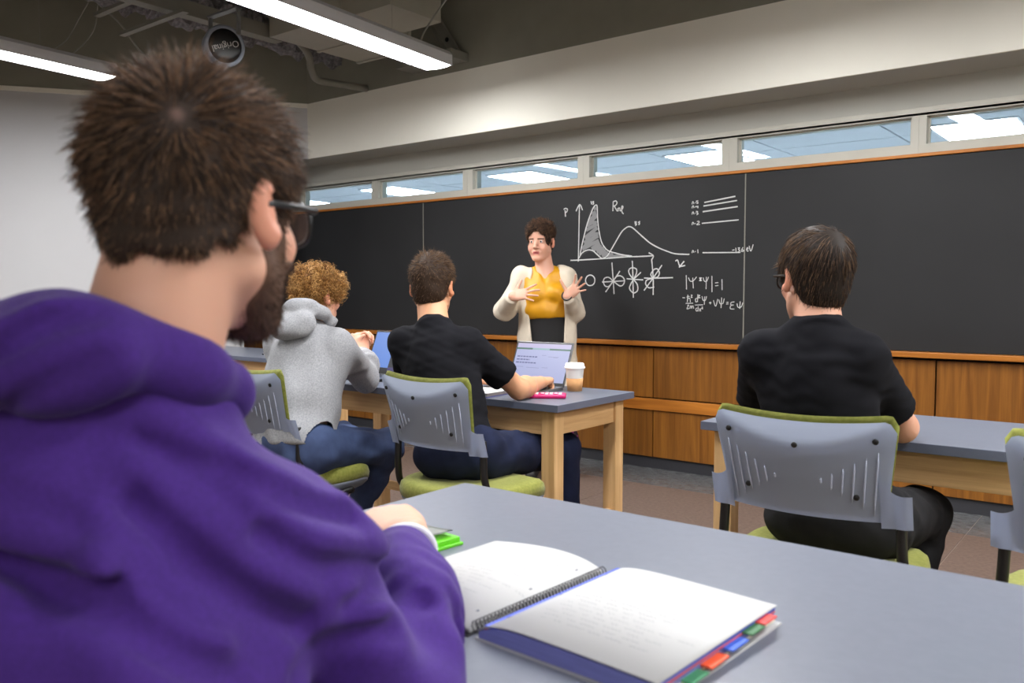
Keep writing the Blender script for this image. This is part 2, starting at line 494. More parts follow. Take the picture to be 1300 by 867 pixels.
# chalkboard with its panels and the writing
board = thing('chalkboard', 'long black chalkboard covering the front wall with white chalk graphs', 'chalkboard', (-2.06, YW, 0.845))
def board_part(name, lo, hi, material, bev=0.0015):
    return box(name, tuple(a - b for a, b in zip(lo, (-2.06, YW, 0.845))), tuple(a - b for a, b in zip(hi, (-2.06, YW, 0.845))), material, board, bev)
seams = [-7.85, -7.455, -4.762, -2.06, 0.64, 3.34]
for a, b in zip(seams[:-1], seams[1:]):
    board_part('slate_panel', (a + 0.002, YW - 0.022, 0.847), (b - 0.002, YW - 0.004, 1.884), M['board'])
for s_ in seams[1:]:
    board_part('seam_strip', (s_ - 0.0035, YW - 0.0235, 0.847), (s_ + 0.0035, YW - 0.018, 1.884), M['steel'], 0.0)
STROKES = [
('n',[(-3.260,1.772),(-3.263,1.595),(-3.267,1.378)]),
('n',[(-3.288,1.728),(-3.258,1.772),(-3.234,1.732)]),
('n',[(-3.333,1.389),(-3.267,1.389),(-3.067,1.394),(-2.905,1.401),(-2.788,1.401),(-2.685,1.403)]),
('n',[(-2.715,1.424),(-2.681,1.403),(-2.694,1.376)]),
('n',[(-3.392,1.745),(-3.379,1.753),(-3.361,1.747),(-3.365,1.729),(-3.383,1.724)]),
('n',[(-3.380,1.741),(-3.376,1.695)]),
('n',[(-3.165,1.789),(-3.159,1.767)]),
('n',[(-3.141,1.786),(-3.151,1.783),(-3.143,1.773),(-3.151,1.765)]),
('n',[(-3.253,1.424),(-3.235,1.502),(-3.198,1.627),(-3.160,1.717),(-3.140,1.751),(-3.123,1.760),(-3.115,1.746),(-3.110,1.658),(-3.097,1.574),(-3.076,1.503),(-3.035,1.453),(-2.986,1.434),(-2.905,1.414),(-2.842,1.406)]),
('n',[(-3.267,1.396),(-3.235,1.438),(-3.192,1.456),(-3.150,1.451),(-3.117,1.427),(-3.083,1.400),(-3.067,1.396),(-3.034,1.411),(-3.010,1.441),(-2.970,1.499),(-2.923,1.566),(-2.891,1.592),(-2.864,1.601),(-2.836,1.591),(-2.789,1.553),(-2.750,1.521),(-2.704,1.486),(-2.644,1.454),(-2.577,1.428),(-2.525,1.412),(-2.453,1.406),(-2.424,1.405)]),
('w',[(-3.145,1.734),(-3.126,1.743)]),
('w',[(-3.160,1.703),(-3.125,1.713)]),
('w',[(-3.192,1.631),(-3.119,1.690)]),
('w',[(-3.185,1.655),(-3.122,1.701)]),
('w',[(-3.198,1.624),(-3.152,1.643),(-3.118,1.638)]),
('w',[(-3.206,1.593),(-3.116,1.630)]),
('w',[(-3.214,1.540),(-3.114,1.606)]),
('w',[(-3.214,1.536),(-3.151,1.562),(-3.105,1.563)]),
('w',[(-3.222,1.508),(-3.109,1.553)]),
('w',[(-3.235,1.466),(-3.167,1.520),(-3.105,1.549)]),
('w',[(-3.235,1.463),(-3.151,1.499),(-3.101,1.518)]),
('w',[(-3.159,1.464),(-3.092,1.500)]),
('w',[(-3.150,1.456),(-3.076,1.478)]),
('w',[(-3.117,1.441),(-3.059,1.467)]),
('w',[(-3.100,1.425),(-3.043,1.449)]),
('w',[(-3.075,1.412),(-3.026,1.433)]),
('w',[(-3.034,1.407),(-2.986,1.423)]),
('w',[(-3.018,1.404),(-2.905,1.407)]),
('n',[(-2.988,1.772),(-2.990,1.710)]),
('n',[(-2.990,1.772),(-2.968,1.778),(-2.958,1.763),(-2.972,1.747),(-2.988,1.745)]),
('n',[(-2.980,1.744),(-2.956,1.708)]),
('n',[(-2.952,1.729),(-2.949,1.708),(-2.948,1.725),(-2.938,1.728),(-2.933,1.707)]),
('n',[(-2.930,1.707),(-2.916,1.723),(-2.912,1.736),(-2.920,1.740),(-2.922,1.716),(-2.916,1.696),(-2.906,1.688)]),
('n',[(-2.823,1.629),(-2.809,1.629),(-2.819,1.619),(-2.807,1.615),(-2.817,1.605)]),
('n',[(-2.781,1.630),(-2.792,1.626),(-2.785,1.617),(-2.792,1.609)]),
('n',[(-2.521,1.364),(-2.506,1.370),(-2.491,1.334),(-2.473,1.332),(-2.452,1.336)]),
('n',[(-2.459,1.363),(-2.495,1.324)]),
('n',[(-3.130,1.247),(-3.132,1.235),(-3.138,1.224),(-3.148,1.216),(-3.161,1.212),(-3.174,1.212),(-3.187,1.216),(-3.197,1.225),(-3.204,1.236),(-3.206,1.248),(-3.204,1.260),(-3.197,1.271),(-3.187,1.279),(-3.175,1.283),(-3.161,1.283),(-3.149,1.279),(-3.139,1.271),(-3.132,1.260),(-3.130,1.247)]),
('n',[(-2.995,1.366),(-2.984,1.252),(-2.976,1.154)]),
('n',[(-3.072,1.235),(-2.895,1.242)]),
('n',[(-2.932,1.308),(-2.984,1.240),(-3.043,1.167)]),
('n',[(-2.984,1.240),(-3.018,1.266),(-3.051,1.261),(-3.061,1.238),(-3.048,1.209),(-3.017,1.206),(-2.984,1.240)]),
('n',[(-2.984,1.240),(-2.958,1.271),(-2.922,1.274),(-2.896,1.248),(-2.905,1.217),(-2.931,1.208),(-2.971,1.232),(-2.984,1.240)]),
('n',[(-2.838,1.374),(-2.834,1.323),(-2.827,1.129)]),
('n',[(-2.879,1.256),(-2.827,1.251),(-2.754,1.247)]),
('n',[(-2.771,1.297),(-2.827,1.251)]),
('n',[(-2.828,1.251),(-2.860,1.290),(-2.860,1.318),(-2.834,1.328),(-2.805,1.317),(-2.807,1.286),(-2.828,1.251)]),
('n',[(-2.828,1.251),(-2.849,1.216),(-2.856,1.188),(-2.826,1.161),(-2.796,1.177),(-2.798,1.216),(-2.828,1.251)]),
('n',[(-2.692,1.376),(-2.680,1.260),(-2.679,1.148)]),
('n',[(-2.747,1.259),(-2.681,1.257),(-2.537,1.259)]),
('n',[(-2.617,1.341),(-2.681,1.257),(-2.747,1.177)]),
('n',[(-2.683,1.257),(-2.697,1.282),(-2.676,1.312),(-2.651,1.317),(-2.635,1.292),(-2.647,1.265),(-2.683,1.257)]),
('n',[(-2.685,1.255),(-2.725,1.246),(-2.736,1.224),(-2.725,1.205),(-2.706,1.194),(-2.671,1.200)]),
('n',[(-2.326,1.725),(-2.122,1.749)]),
('n',[(-2.331,1.703),(-2.111,1.723)]),
('n',[(-2.336,1.668),(-2.106,1.686)]),
('n',[(-2.341,1.596),(-2.099,1.605)]),
('n',[(-2.333,1.413),(-2.085,1.407)]),
('t',[(-2.409,1.719),(-2.406,1.733),(-2.401,1.734),(-2.396,1.721)]),
('t',[(-2.389,1.726),(-2.384,1.727)]),
('t',[(-2.409,1.694),(-2.406,1.707),(-2.400,1.709),(-2.396,1.695)]),
('t',[(-2.389,1.701),(-2.383,1.701)]),
('t',[(-2.409,1.655),(-2.405,1.668),(-2.400,1.670),(-2.395,1.656)]),
('t',[(-2.388,1.662),(-2.383,1.663)]),
('t',[(-2.408,1.590),(-2.405,1.603),(-2.399,1.605),(-2.394,1.592)]),
('t',[(-2.388,1.597),(-2.382,1.598)]),
('t',[(-2.405,1.413),(-2.402,1.427),(-2.397,1.428),(-2.392,1.415)]),
('t',[(-2.385,1.421),(-2.380,1.422)]),
('t',[(-2.367,1.738),(-2.378,1.738),(-2.379,1.732),(-2.369,1.729),(-2.370,1.722),(-2.379,1.722)]),
('t',[(-2.378,1.708),(-2.379,1.701),(-2.367,1.700)]),
('t',[(-2.369,1.708),(-2.368,1.692)]),
('t',[(-2.382,1.673),(-2.369,1.671),(-2.376,1.663),(-2.366,1.658),(-2.378,1.651)]),
('t',[(-2.374,1.608),(-2.363,1.611),(-2.359,1.603),(-2.376,1.590),(-2.354,1.590)]),
('t',[(-2.366,1.434),(-2.364,1.411)]),
('t',[(-2.138,1.422),(-2.122,1.424)]),
('t',[(-2.114,1.436),(-2.112,1.412)]),
('t',[(-2.101,1.435),(-2.089,1.435),(-2.097,1.425),(-2.087,1.419),(-2.101,1.409)]),
('t',[(-2.082,1.411),(-2.079,1.411)]),
('t',[(-2.068,1.438),(-2.076,1.422),(-2.072,1.412),(-2.062,1.418),(-2.074,1.424)]),
('t',[(-2.044,1.423),(-2.035,1.429),(-2.039,1.435),(-2.046,1.425),(-2.039,1.413),(-2.033,1.417)]),
('t',[(-2.029,1.445),(-2.018,1.413),(-2.004,1.452)]),
('t',[(-2.443,1.273),(-2.440,1.183)]),
('t',[(-2.428,1.258),(-2.414,1.235),(-2.392,1.239),(-2.372,1.262)]),
('t',[(-2.398,1.257),(-2.393,1.190)]),
('t',[(-2.353,1.257),(-2.336,1.236)]),
('t',[(-2.336,1.257),(-2.353,1.236)]),
('t',[(-2.345,1.259),(-2.344,1.234)]),
('t',[(-2.327,1.257),(-2.319,1.236),(-2.303,1.234),(-2.290,1.261)]),
('t',[(-2.305,1.261),(-2.306,1.185)]),
('t',[(-2.268,1.266),(-2.266,1.166)]),
('t',[(-2.246,1.223),(-2.224,1.225)]),
('t',[(-2.245,1.205),(-2.224,1.207)]),
('t',[(-2.201,1.245),(-2.199,1.179)]),
('t',[(-2.468,1.131),(-2.449,1.129)]),
('t',[(-2.430,1.149),(-2.433,1.102)]),
('t',[(-2.433,1.121),(-2.422,1.128),(-2.415,1.123),(-2.412,1.102)]),
('t',[(-2.438,1.135),(-2.418,1.139)]),
('t',[(-2.409,1.146),(-2.400,1.146),(-2.408,1.133),(-2.397,1.133)]),
('t',[(-2.444,1.094),(-2.392,1.096)]),
('t',[(-2.433,1.081),(-2.424,1.083),(-2.435,1.060),(-2.419,1.063)]),
('t',[(-2.414,1.061),(-2.412,1.077),(-2.405,1.077),(-2.403,1.063),(-2.399,1.077),(-2.392,1.077),(-2.389,1.061)]),
('t',[(-2.366,1.128),(-2.377,1.121),(-2.374,1.104),(-2.363,1.108)]),
('t',[(-2.361,1.152),(-2.363,1.104)]),
('t',[(-2.357,1.144),(-2.348,1.146),(-2.356,1.131),(-2.343,1.131)]),
('t',[(-2.381,1.084),(-2.325,1.086)]),
('t',[(-2.365,1.066),(-2.374,1.059),(-2.369,1.046),(-2.360,1.051)]),
('t',[(-2.358,1.077),(-2.359,1.045)]),
('t',[(-2.351,1.063),(-2.338,1.045)]),
('t',[(-2.338,1.063),(-2.351,1.045)]),
('t',[(-2.334,1.072),(-2.327,1.072),(-2.333,1.061),(-2.324,1.062)]),
('t',[(-2.332,1.139),(-2.325,1.115),(-2.310,1.115),(-2.301,1.139)]),
('t',[(-2.314,1.139),(-2.316,1.087)]),
('t',[(-2.284,1.098),(-2.268,1.099)]),
('t',[(-2.277,1.106),(-2.275,1.090)]),
('t',[(-2.255,1.115),(-2.240,1.078),(-2.227,1.122)]),
('t',[(-2.219,1.119),(-2.211,1.095),(-2.192,1.097),(-2.184,1.126)]),
('t',[(-2.201,1.132),(-2.204,1.068)]),
('t',[(-2.170,1.102),(-2.155,1.103)]),
('t',[(-2.170,1.092),(-2.155,1.093)]),
('t',[(-2.117,1.106),(-2.138,1.102),(-2.140,1.088),(-2.122,1.087),(-2.140,1.082),(-2.143,1.064),(-2.117,1.062)]),
('t',[(-2.100,1.096),(-2.094,1.074),(-2.073,1.076),(-2.063,1.102)]),
('t',[(-2.080,1.109),(-2.083,1.064)])
]

rngc = random.Random(3)
bmc = bmesh.new(); bmw = bmesh.new()
YC = YW - 0.0222
nw = nc = 0
def ribbon(bm, pts, w, z0):
    pts = catmull([(p[0], 0, p[1]) for p in pts], 6) if len(pts) > 2 else [Vector((p[0], 0, p[1])) for p in pts]
    L = []; Rr = []
    for i, p in enumerate(pts):
        t = (pts[min(i + 1, len(pts) - 1)] - pts[max(i - 1, 0)]).normalized()
        nn = Vector((-t.z, 0, t.x)) * (w * (0.5 + 0.12 * rngc.random()))
        L.append(p + nn); Rr.append(p - nn)
    def V(p, d):
        return bm.verts.new((p.x + 2.06, z0 - YW - d, p.z - 0.845))
    a = [V(p, 0.0006) for p in L]; b = [V(p, 0.0006) for p in Rr]
    a2 = [V(p, 0) for p in L]; b2 = [V(p, 0) for p in Rr]
    for i in range(len(a) - 1):
        for q in ((a[i], a[i + 1], b[i + 1], b[i]), (a2[i], a2[i + 1], a[i + 1], a[i]), (b[i], b[i + 1], b2[i + 1], b2[i])):
            bm.faces.new(q)
for kind, pts in STROKES:
    if kind == 'w':
        ribbon(bmw, pts, 0.022, YC - 0.0006 - 0.00008 * nw); nw += 1
    else:
        ribbon(bmc, pts, 0.0066 if kind == 'n' else 0.0042, YC - 0.0026 - 0.00003 * nc); nc += 1
# faint chalk dust rubbed into the area under the tall peak
dust = [(-3.253, 1.43), (-3.225, 1.55), (-3.195, 1.66), (-3.172, 1.735), (-3.158, 1.755), (-3.148, 1.72), (-3.142, 1.62), (-3.128, 1.53), (-3.10, 1.46), (-3.05, 1.425), (-2.99, 1.405), (-3.07, 1.395), (-3.10, 1.40), (-3.14, 1.43), (-3.18, 1.445), (-3.22, 1.43), (-3.245, 1.405)]
prism('chalk_dust', [(a + 2.06, b - 0.845) for a, b in dust], YC - YW - 0.0005, YC - YW, mat('chalk_dust', (58, 58, 59), 0.95, var=0.25, vscale=60), board, 'y')
for bmx, nm, mm in ((bmw, 'chalk_shading', M['chalk_soft']), (bmc, 'chalk_writing', M['chalk'])):
    bmesh.ops.recalc_face_normals(bmx, faces=bmx.faces)
    link(nm, bm_mesh(bmx, nm), mm, board)

# ================================================================= CEILING FITTINGS
def linear_light(loc, rz, length, label):
    """suspended linear fixture; local +Y runs along it, origin at the bottom of its far end"""
    t = thing('linear_light', label, 'light', loc, rz, 'suspended linear lights')
    w = 0.105
    prof = [(-w, 0.0), (-w, 0.065), (-w + 0.018, 0.09), (w - 0.018, 0.09), (w, 0.065), (w, 0.0), (w - 0.006, 0.0), (w - 0.006, 0.03), (-w + 0.006, 0.03), (-w + 0.006, 0.0)]
    prism('housing', prof, -length, 0.0, M['lamp_body'], t, 'y')
    for y in (-length - 0.004, 0.0):
        prism('end_cap', [(-w, 0.0), (-w, 0.065), (-w + 0.018, 0.09), (w - 0.018, 0.09), (w, 0.065), (w, 0.0), (w * 0.5, 0.006), (0, 0.008), (-w * 0.5, 0.006)], y, y + 0.004, M['lamp_body'], t, 'y')
    arc = [((w - 0.007) * math.cos(a), 0.008 - 0.013 * math.sin(a)) for a in np.linspace(0, PI, 13)]
    prism('diffuser', arc, -length + 0.004, -0.004, M['lamp_glow'], t, 'y')
    for y in (-0.45, -length + 0.45):
        tube('suspension_wire', [(0, y, 0.09), (0, y, Z_DECK - loc[2])], 0.0012, M['cable'], t, 6)
    return t
TILT = math.radians(5)
linear_light((-3.755, 4.03, 2.6), TILT, 2.9, 'long suspended linear light running to the bulkhead above the teacher')
linear_light((-5.70, 2.86, 2.6), TILT, 2.9, 'suspended linear light at far left beside the white wall')
for lx, ly, lb in ((-1.55, 3.80, 'suspended linear light overhead in the middle of the room'), (0.45, 4.0, 'suspended linear light overhead on the right side'),
                   (2.4, 4.0, 'suspended linear light farthest to the right')):
    linear_light((lx, ly, 2.6), TILT, 3.0, lb)
linear_light((0.9, -0.6, 2.6), TILT, 2.0, 'unseen suspended linear light added behind the camera for fill')  # added lamp out of view, fills the backs of the seated students

# feed cable of the long light
t = tube('power_cable', catmull([(-3.70, 3.80, 2.68), (-3.71, 3.84, 2.76), (-3.69, 3.90, 2.86), (-3.62, 4.0, 3.05), (-3.6, 4.1, 3.3), (-3.6, 4.1, 3.68)], 6), 0.006, M['cable'])
tag(t, 'thin grey cable rising from the end of the long light', 'cable')

# sheet-metal duct
d = thing('air_duct', 'boxy pale sheet metal duct under the dark ceiling', 'duct', (-4.75, 3.9, 2.85), 0)
bm = bmesh.new()
add_box(bm, (-0.02, -0.42, 0.0), (0.50, 0.36, 0.30), 0.004)
link('duct_box', bm_mesh(bm, 'duct_box'), M['duct'], d)
box('duct_flange', (-0.03, -0.02, -0.008), (0.51, 0.0, 0.31), M['duct'], d)
box('duct_flange', (-0.03, 0.34, -0.008), (0.51, 0.37, 0.31), M['duct'], d)
box('duct_branch', (0.5, -0.25, 0.06), (0.95, 0.2, 0.30), M['duct'], d, 0.004)
# long painted channel running beside the duct
ch = box('steel_channel', (-4.90, 0.8, 2.86), (-4.81, 3.62, 2.95), M['steel'], None, 0.004)
tag(ch, 'long painted steel channel passing above the round speaker', 'beam')
for k, (x0, y0, x1, y1, z) in enumerate([(-4.75, 2.9, -3.9, 2.9, 3.05), (-4.75, 3.25, -3.9, 3.25, 3.05)]):
    b_ = box('strut_rail', (x0, y0 - 0.02, z), (x1, y0 + 0.02, z + 0.045), M['steel'])
    tag(b_, ['nearer', 'farther'][k] + ' of two cross rails fixed over the channel', 'rail')
for k, (y, z) in enumerate([(2.62, 2.88), (2.78, 2.80)]):
    b_ = box('speaker_rail', (-5.35, y - 0.02, z), (-4.6, y + 0.02, z + 0.02), M['steel'])
    tag(b_, ['upper', 'lower'][k] + ' thin steel rail sticking out left of the round speaker', 'rail')
# fireproofed beam
def lumpy_beam(name, x, y0, y1, z, w, h):
    n, m_ = 110, 18
    V = []; F_ = []
    for i in range(n + 1):
        y = y0 + (y1 - y0) * i / n
        for j in range(m_):
            a = 2 * PI * j / m_
            rr = 1 + 0.22 * math.sin(9 * y + 3 * a) * math.sin(23 * y + 1.3 * math.sin(4 * a)) + 0.18 * (random.random() - 0.5) + 0.15 * math.sin(41 * y + 5 * a)
            V.append((x + w * rr * math.cos(a), y, z + h * rr * math.sin(a)))
    for i in range(n):
        for j in range(m_):
            F_.append((i * m_ + j, i * m_ + (j + 1) % m_, (i + 1) * m_ + (j + 1) % m_, (i + 1) * m_ + j))
    o = link(name, np_mesh(name, np.array(V), np.array(F_), smooth=False), M['insul'])
    return o
tag(lumpy_beam('fireproofed_beam', -5.42, 1.4, 4.6, 3.13, 0.11, 0.13), 'rough grey sprayed fireproofing on a ceiling beam', 'beam')
# bent conduit
tag(tube('conduit_pipe', catmull([(-4.97, 3.6, 3.1), (-5.0, 3.95, 2.92), (-5.05, 4.05, 2.80), (-5.1, 4.14, 2.755), (-5.08, 4.3, 2.755), (-5.05, 4.585, 2.765)], 8), 0.026, M['steel'], None, 12), 'bent painted conduit pipe below the duct', 'pipe')
# diagonal strut with a hole at its foot
st = thing('diagonal_strut', 'diagonal steel angle strut bolted to the dark bulkhead', 'strut', (-4.06, 4.56, 2.83))
dv = Vector((-0.36, -0.10, 0.60)).normalized()
bm = bmesh.new()
add_box(bm, (-0.045, -0.006, 0), (0.045, 0.0, 1.0)); add_box(bm, (-0.045, -0.05, 0), (-0.039, 0.0, 1.0)); add_box(bm, (0.039, -0.03, 0), (0.045, 0.0, 1.0))
rot = Vector((0, 0, 1)).rotation_difference(dv).to_matrix().to_4x4()
bm.transform(rot)
link('angle_bar', bm_mesh(bm, 'angle_bar'), M['steel'], st)
lathe('bolt_hole', [(0.001, 0), (0.016, 0), (0.016, 0.004), (0.001, 0.004)], M['slot'], st, 16, rot @ Matrix.Translation((0, -0.008, 0.16)) @ Matrix.Rotation(PI / 2, 4, 'X'))
tag(box('beam_ledge', (-4.55, 4.42, 2.80), (-4.0, 4.6, 2.86), M['steel'], None, 0.004), 'short grey steel ledge behind the end of the long light', 'beam')
# round speaker
sp_pos = Vector((-4.50, 2.965, 2.63))
sp = thing('ceiling_speaker', 'round grey speaker with a black face hung under the ceiling', 'speaker', sp_pos)
fwd = (Vector((0.0, 0.0, CAM_H)) - sp_pos).normalized()
fwd = (fwd + Vector((0.28, 0.25, 0.12))).normalized()
q = Vector((0, 0, 1)).rotation_difference(fwd).to_matrix().to_4x4()
lathe('shell', [(0.001, -0.16), (0.07, -0.16), (0.10, -0.12), (0.118, -0.03), (0.122, -0.004), (0.118, 0.012), (0.104, 0.016), (0.098, 0.008), (0.001, 0.006)], M['plastic_pan'], sp, 40, q)
lathe('black_face', [(0.001, 0.012), (0.07, 0.012), (0.097, 0.010), (0.099, 0.005), (0.001, 0.005)], M['bezel'], sp, 40, q)
sb = bmesh.new()
add_box(sb, (-0.15, -0.012, 0.04), (-0.138, 0.012, 0.20)); add_box(sb, (0.138, -0.012, 0.04), (0.15, 0.012, 0.20)); add_box(sb, (-0.15, -0.02, 0.19), (0.15, 0.02, 0.20))
link('bracket', bm_mesh(sb, 'bracket'), M['galv'], sp)
fc = bpy.data.curves.new('speaker_word', 'FONT')
fc.body = 'Original'; fc.size = 0.052; fc.extrude = 0.0006; fc.align_x = 'CENTER'; fc.align_y = 'CENTER'
fo = bpy.data.objects.new('speaker_word', fc)
COL.objects.link(fo)
dg = bpy.context.evaluated_depsgraph_get()
fm = bpy.data.meshes.new_from_object(fo.evaluated_get(dg))
bpy.data.objects.remove(fo)
zc = fwd; xc = Vector((0, 0, 1)).cross(zc).normalized(); yc = zc.cross(xc)
ang = math.radians(180 + 20)
xr = xc * math.cos(ang) + yc * math.sin(ang); yr = zc.cross(xr)
mw = Matrix((xr, yr, zc)).transposed().to_4x4()
fm.transform(mw @ Matrix.Translation((0, 0, 0.0132)))
fm.materials.clear()
link('lettering', fm, M['chalk'], sp)
# loose cables at upper left
for k, (pts, lb) in enumerate([([(-5.50, 2.70, 3.02), (-5.50, 2.85, 2.92), (-5.55, 3.0, 2.80), (-5.52, 3.1, 2.72), (-5.50, 3.2, 2.66)], 'white cable drooping to the right from the ceiling'),
                               ([(-5.53, 2.66, 3.02), (-5.64, 2.64, 2.92), (-5.72, 2.60, 2.80), (-5.78, 2.5, 2.70)], 'outer of two faint cables running down to the left light'),
                               ([(-5.53, 2.72, 3.02), (-5.62, 2.74, 2.90), (-5.68, 2.70, 2.80), (-5.75, 2.62, 2.70)], 'inner of two faint cables running down to the left light')]):
    tag(tube('loose_cable', catmull(pts, 6), 0.006 if k == 0 else 0.004, M['cable'], None, 6), lb, 'cable', 'loose ceiling cables')
# ================================================================= TABLES
TZ = 0.74
def table(label, x0, x1, y0, y1):
    t = thing('classroom_table', label, 'table', ((x0 + x1) / 2, (y0 + y1) / 2, 0), 0, 'classroom tables')
    hx, hy = (x1 - x0) / 2, (y1 - y0) / 2
    bm = bmesh.new()
    add_box(bm, (-hx, -hy, TZ - 0.028), (hx, hy, TZ), 0.0015)
    top = bm_mesh(bm, 'table_top')
    top.materials.append(M['laminate']); top.materials.append(M['laminate_edge'])
    for p in top.polygons:
        p.material_index = 0 if p.normal.z > 0.5 else 1
    link('table_top', top, None, t)
    L = 0.062; ix, iy = hx - 0.035, hy - 0.03
    for sx in (-1, 1):
        for sy in (-1, 1):
            cx, cy = sx * (ix - L / 2), sy * (iy - L / 2)
            box('leg', (cx - L / 2, cy - L / 2, 0.0), (cx + L / 2, cy + L / 2, TZ - 0.028), M['beech'], t, 0.003)
    for sy in (-1, 1):
        cy = sy * (iy - 0.022)
        box('long_apron', (-ix + L, cy - 0.011, TZ - 0.125), (ix - L, cy + 0.011, TZ - 0.029), M['beech_x'], t, 0.002)
    for sx in (-1, 1):
        cx = sx * (ix - 0.022)
        box('end_apron', (cx - 0.011, -iy + L, TZ - 0.125), (cx + 0.011, iy - L, TZ - 0.029), M['beech_y'], t, 0.002)
        box('end_stretcher', (cx - 0.02, -iy + L, 0.20), (cx + 0.0, iy - L, 0.245), M['beech_y'], t, 0.002)
    box('long_stretcher', (-ix + 0.03, -0.012, 0.20), (ix - 0.03, 0.012, 0.24), M['beech_x'], t, 0.002)
    return t
table('blue grey table in the foreground holding the open spiral notebook', -1.222, 0.42, 0.60, 1.39)
table('blue grey wooden legged table with laptops and coffee cup in front of teacher', -3.36, -1.795, 2.565, 3.135)
table('blue grey wooden legged table on the right in front of the student with glasses', -1.208, 0.36, 2.545, 3.138)
table('distant grey topped table at far left with a small mouse on it', -5.95, -4.40, 3.28, 3.86)

# ================================================================= CHAIRS
def make_chair(label):
    t = thing('classroom_chair', label, 'chair', (0, 0, 0), 0, 'grey and lime chairs')
    def yb(z):
        return -0.213 - 0.075 * (z - 0.62) / 0.25
    def grid(nx, nz, wf, bf, tf, yoff, lip):
        bm = bmesh.new(); G = []
        for j in range(nz + 1):
            row = []
            for i in range(nx + 1):
                u = -1 + 2 * i / nx; v = j / nz
                z0 = 0.62 + 0.25 * v
                x = u * wf(z0)
                z = bf(u) + (tf(u) - bf(u)) * v
                y = yb(z) + 0.055 * (x / 0.21) ** 2 + yoff
                if lip:
                    zl = 0.858 + 0.016 * u * u - 0.048 * (1 - u * u) - 0.002
                    if z > zl:
                        y += (z - zl) * 0.75
                row.append(bm.verts.new((x, y, z)))
            G.append(row)
        for j in range(nz):
            for i in range(nx):
                bm.faces.new((G[j][i], G[j][i + 1], G[j + 1][i + 1], G[j + 1][i]))
        return bm, G
    def rnd(u):
        return -0.028 * max(0.0, abs(u) - 0.9) / 0.1 * max(0.0, abs(u) - 0.9) / 0.1
    wf = lambda z: 0.186 + 0.028 * (z - 0.62) / 0.25
    bm, G = grid(36, 26, wf, lambda u: 0.628, lambda u: 0.858 + 0.016 * u * u + rnd(u), 0.0, True)
    # side tabs clasping the tube uprights
    for s in (-1, 1):
        rows = []
        for j in range(9):
            v = j / 8
            rows.append([])
            for i in range(9):
                w = i / 8
                x = s * (0.176 + 0.064 * w)
                z = 0.615 + (0.082 + 0.05 * (1 - w) ** 4) * v
                y = yb(z) + 0.055 * (min(abs(x), 0.2) / 0.21) ** 2 - 0.006 + 0.05 * max(0, w - 0.75)
                rows[-1].append(bm.verts.new((x, y, z)))
        for j in range(8):
            for i in range(8):
                q_ = (rows[j][i], rows[j][i + 1], rows[j + 1][i + 1], rows[j + 1][i])
                bm.faces.new(q_ if s > 0 else q_[::-1])
    bmesh.ops.solidify(bm, geom=bm.faces[:], thickness=-0.009)
    bmesh.ops.recalc_face_normals(bm, faces=bm.faces)
    back = link('backrest', bm_mesh(bm, 'backrest', True), M['plastic'], t)
    mdl = back.modifiers.new('edges', 'EDGE_SPLIT'); mdl.split_angle = math.radians(40)
    # raised ribs and bolts
    for s in (-1, 1):
        for k in range(6):
            x = s * (0.052 + 0.023 * k); hh = 0.006 + 0.0135 * k
            pts = []
            for a in range(7):
                z = 0.722 + hh * (-1 + 2 * a / 6) * 1.05
                xx = x + s * 0.10 * (z - 0.70) - s * 0.0
                pts.append((xx, yb(z) + 0.055 * (xx / 0.21) ** 2 - 0.002, z))
            bmr = bmesh.new()
            add_tube(bmr, pts, [0.0005] + [0.0024] * 5 + [0.0005], 6)
            bmesh.ops.recalc_face_normals(bmr, faces=bmr.faces)
            link('rib', bm_mesh(bmr, 'rib', True), M['plastic'], back)
    for bx_, bz_ in ((-0.172, 0.826), (0.0, 0.806), (0.172, 0.826), (-0.128, 0.688), (0.128, 0.688)):
        lathe('bolt', [(0.0005, 0.0), (0.0068, 0.0), (0.0068, 0.004), (0.0005, 0.0042)], M['black_rubber'], back, 14,
              Matrix.Translation((bx_, yb(bz_) + 0.055 * (bx_ / 0.21) ** 2 - 0.001, bz_)) @ Matrix.Rotation(PI / 2 + 0.25, 4, 'X'))
    # lime upholstery on the front of the back, its rim showing
    bm, G = grid(30, 20, lambda z: wf(z) + 0.002, lambda u: 0.655, lambda u: 0.871 + 0.016 * u * u + rnd(u), 0.016, True)
    bmesh.ops.solidify(bm, geom=bm.faces[:], thickness=0.020)
    bmesh.ops.recalc_face_normals(bm, faces=bm.faces)
    link('back_cushion', bm_mesh(bm, 'back_cushion', True), M['green'], t)
    # seat: cushion over a pan
    def slab(name, prof, m_, cy=0.02):
        bm = bmesh.new(); rings = []
        n = 56
        for (k, z, dy) in prof:
            R_ = []
            for i in range(n):
                a = 2 * PI * i / n
                ca, sa = math.cos(a), math.sin(a)
                ex = 0.62
                x = math.copysign(abs(ca) ** ex, ca) * 0.235 * k
                y = math.copysign(abs(sa) ** ex, sa) * 0.228 * k + cy + dy
                zz = z - 0.035 * max(0.0, (y - 0.14)) / 0.1 * max(0.0, (y - 0.14))  / 0.1
                R_.append(bm.verts.new((x, y, zz)))
            rings.append(R_)
        for A, B in zip(rings[:-1], rings[1:]):
            for i in range(n):
                bm.faces.new((A[i], A[(i + 1) % n], B[(i + 1) % n], B[i]))
        bm.faces.new(rings[0][::-1]); bm.faces.new(rings[-1])
        bmesh.ops.recalc_face_normals(bm, faces=bm.faces)
        return link(name, bm_mesh(bm, name, True), m_, t)
    slab('seat_cushion', [(0.95, 0.420, 0), (1.0, 0.432, 0), (1.012, 0.455, 0), (0.99, 0.475, 0), (0.93, 0.486, 0), (0.75, 0.488, 0), (0.4, 0.484, 0), (0.02, 0.482, 0)], M['green'])
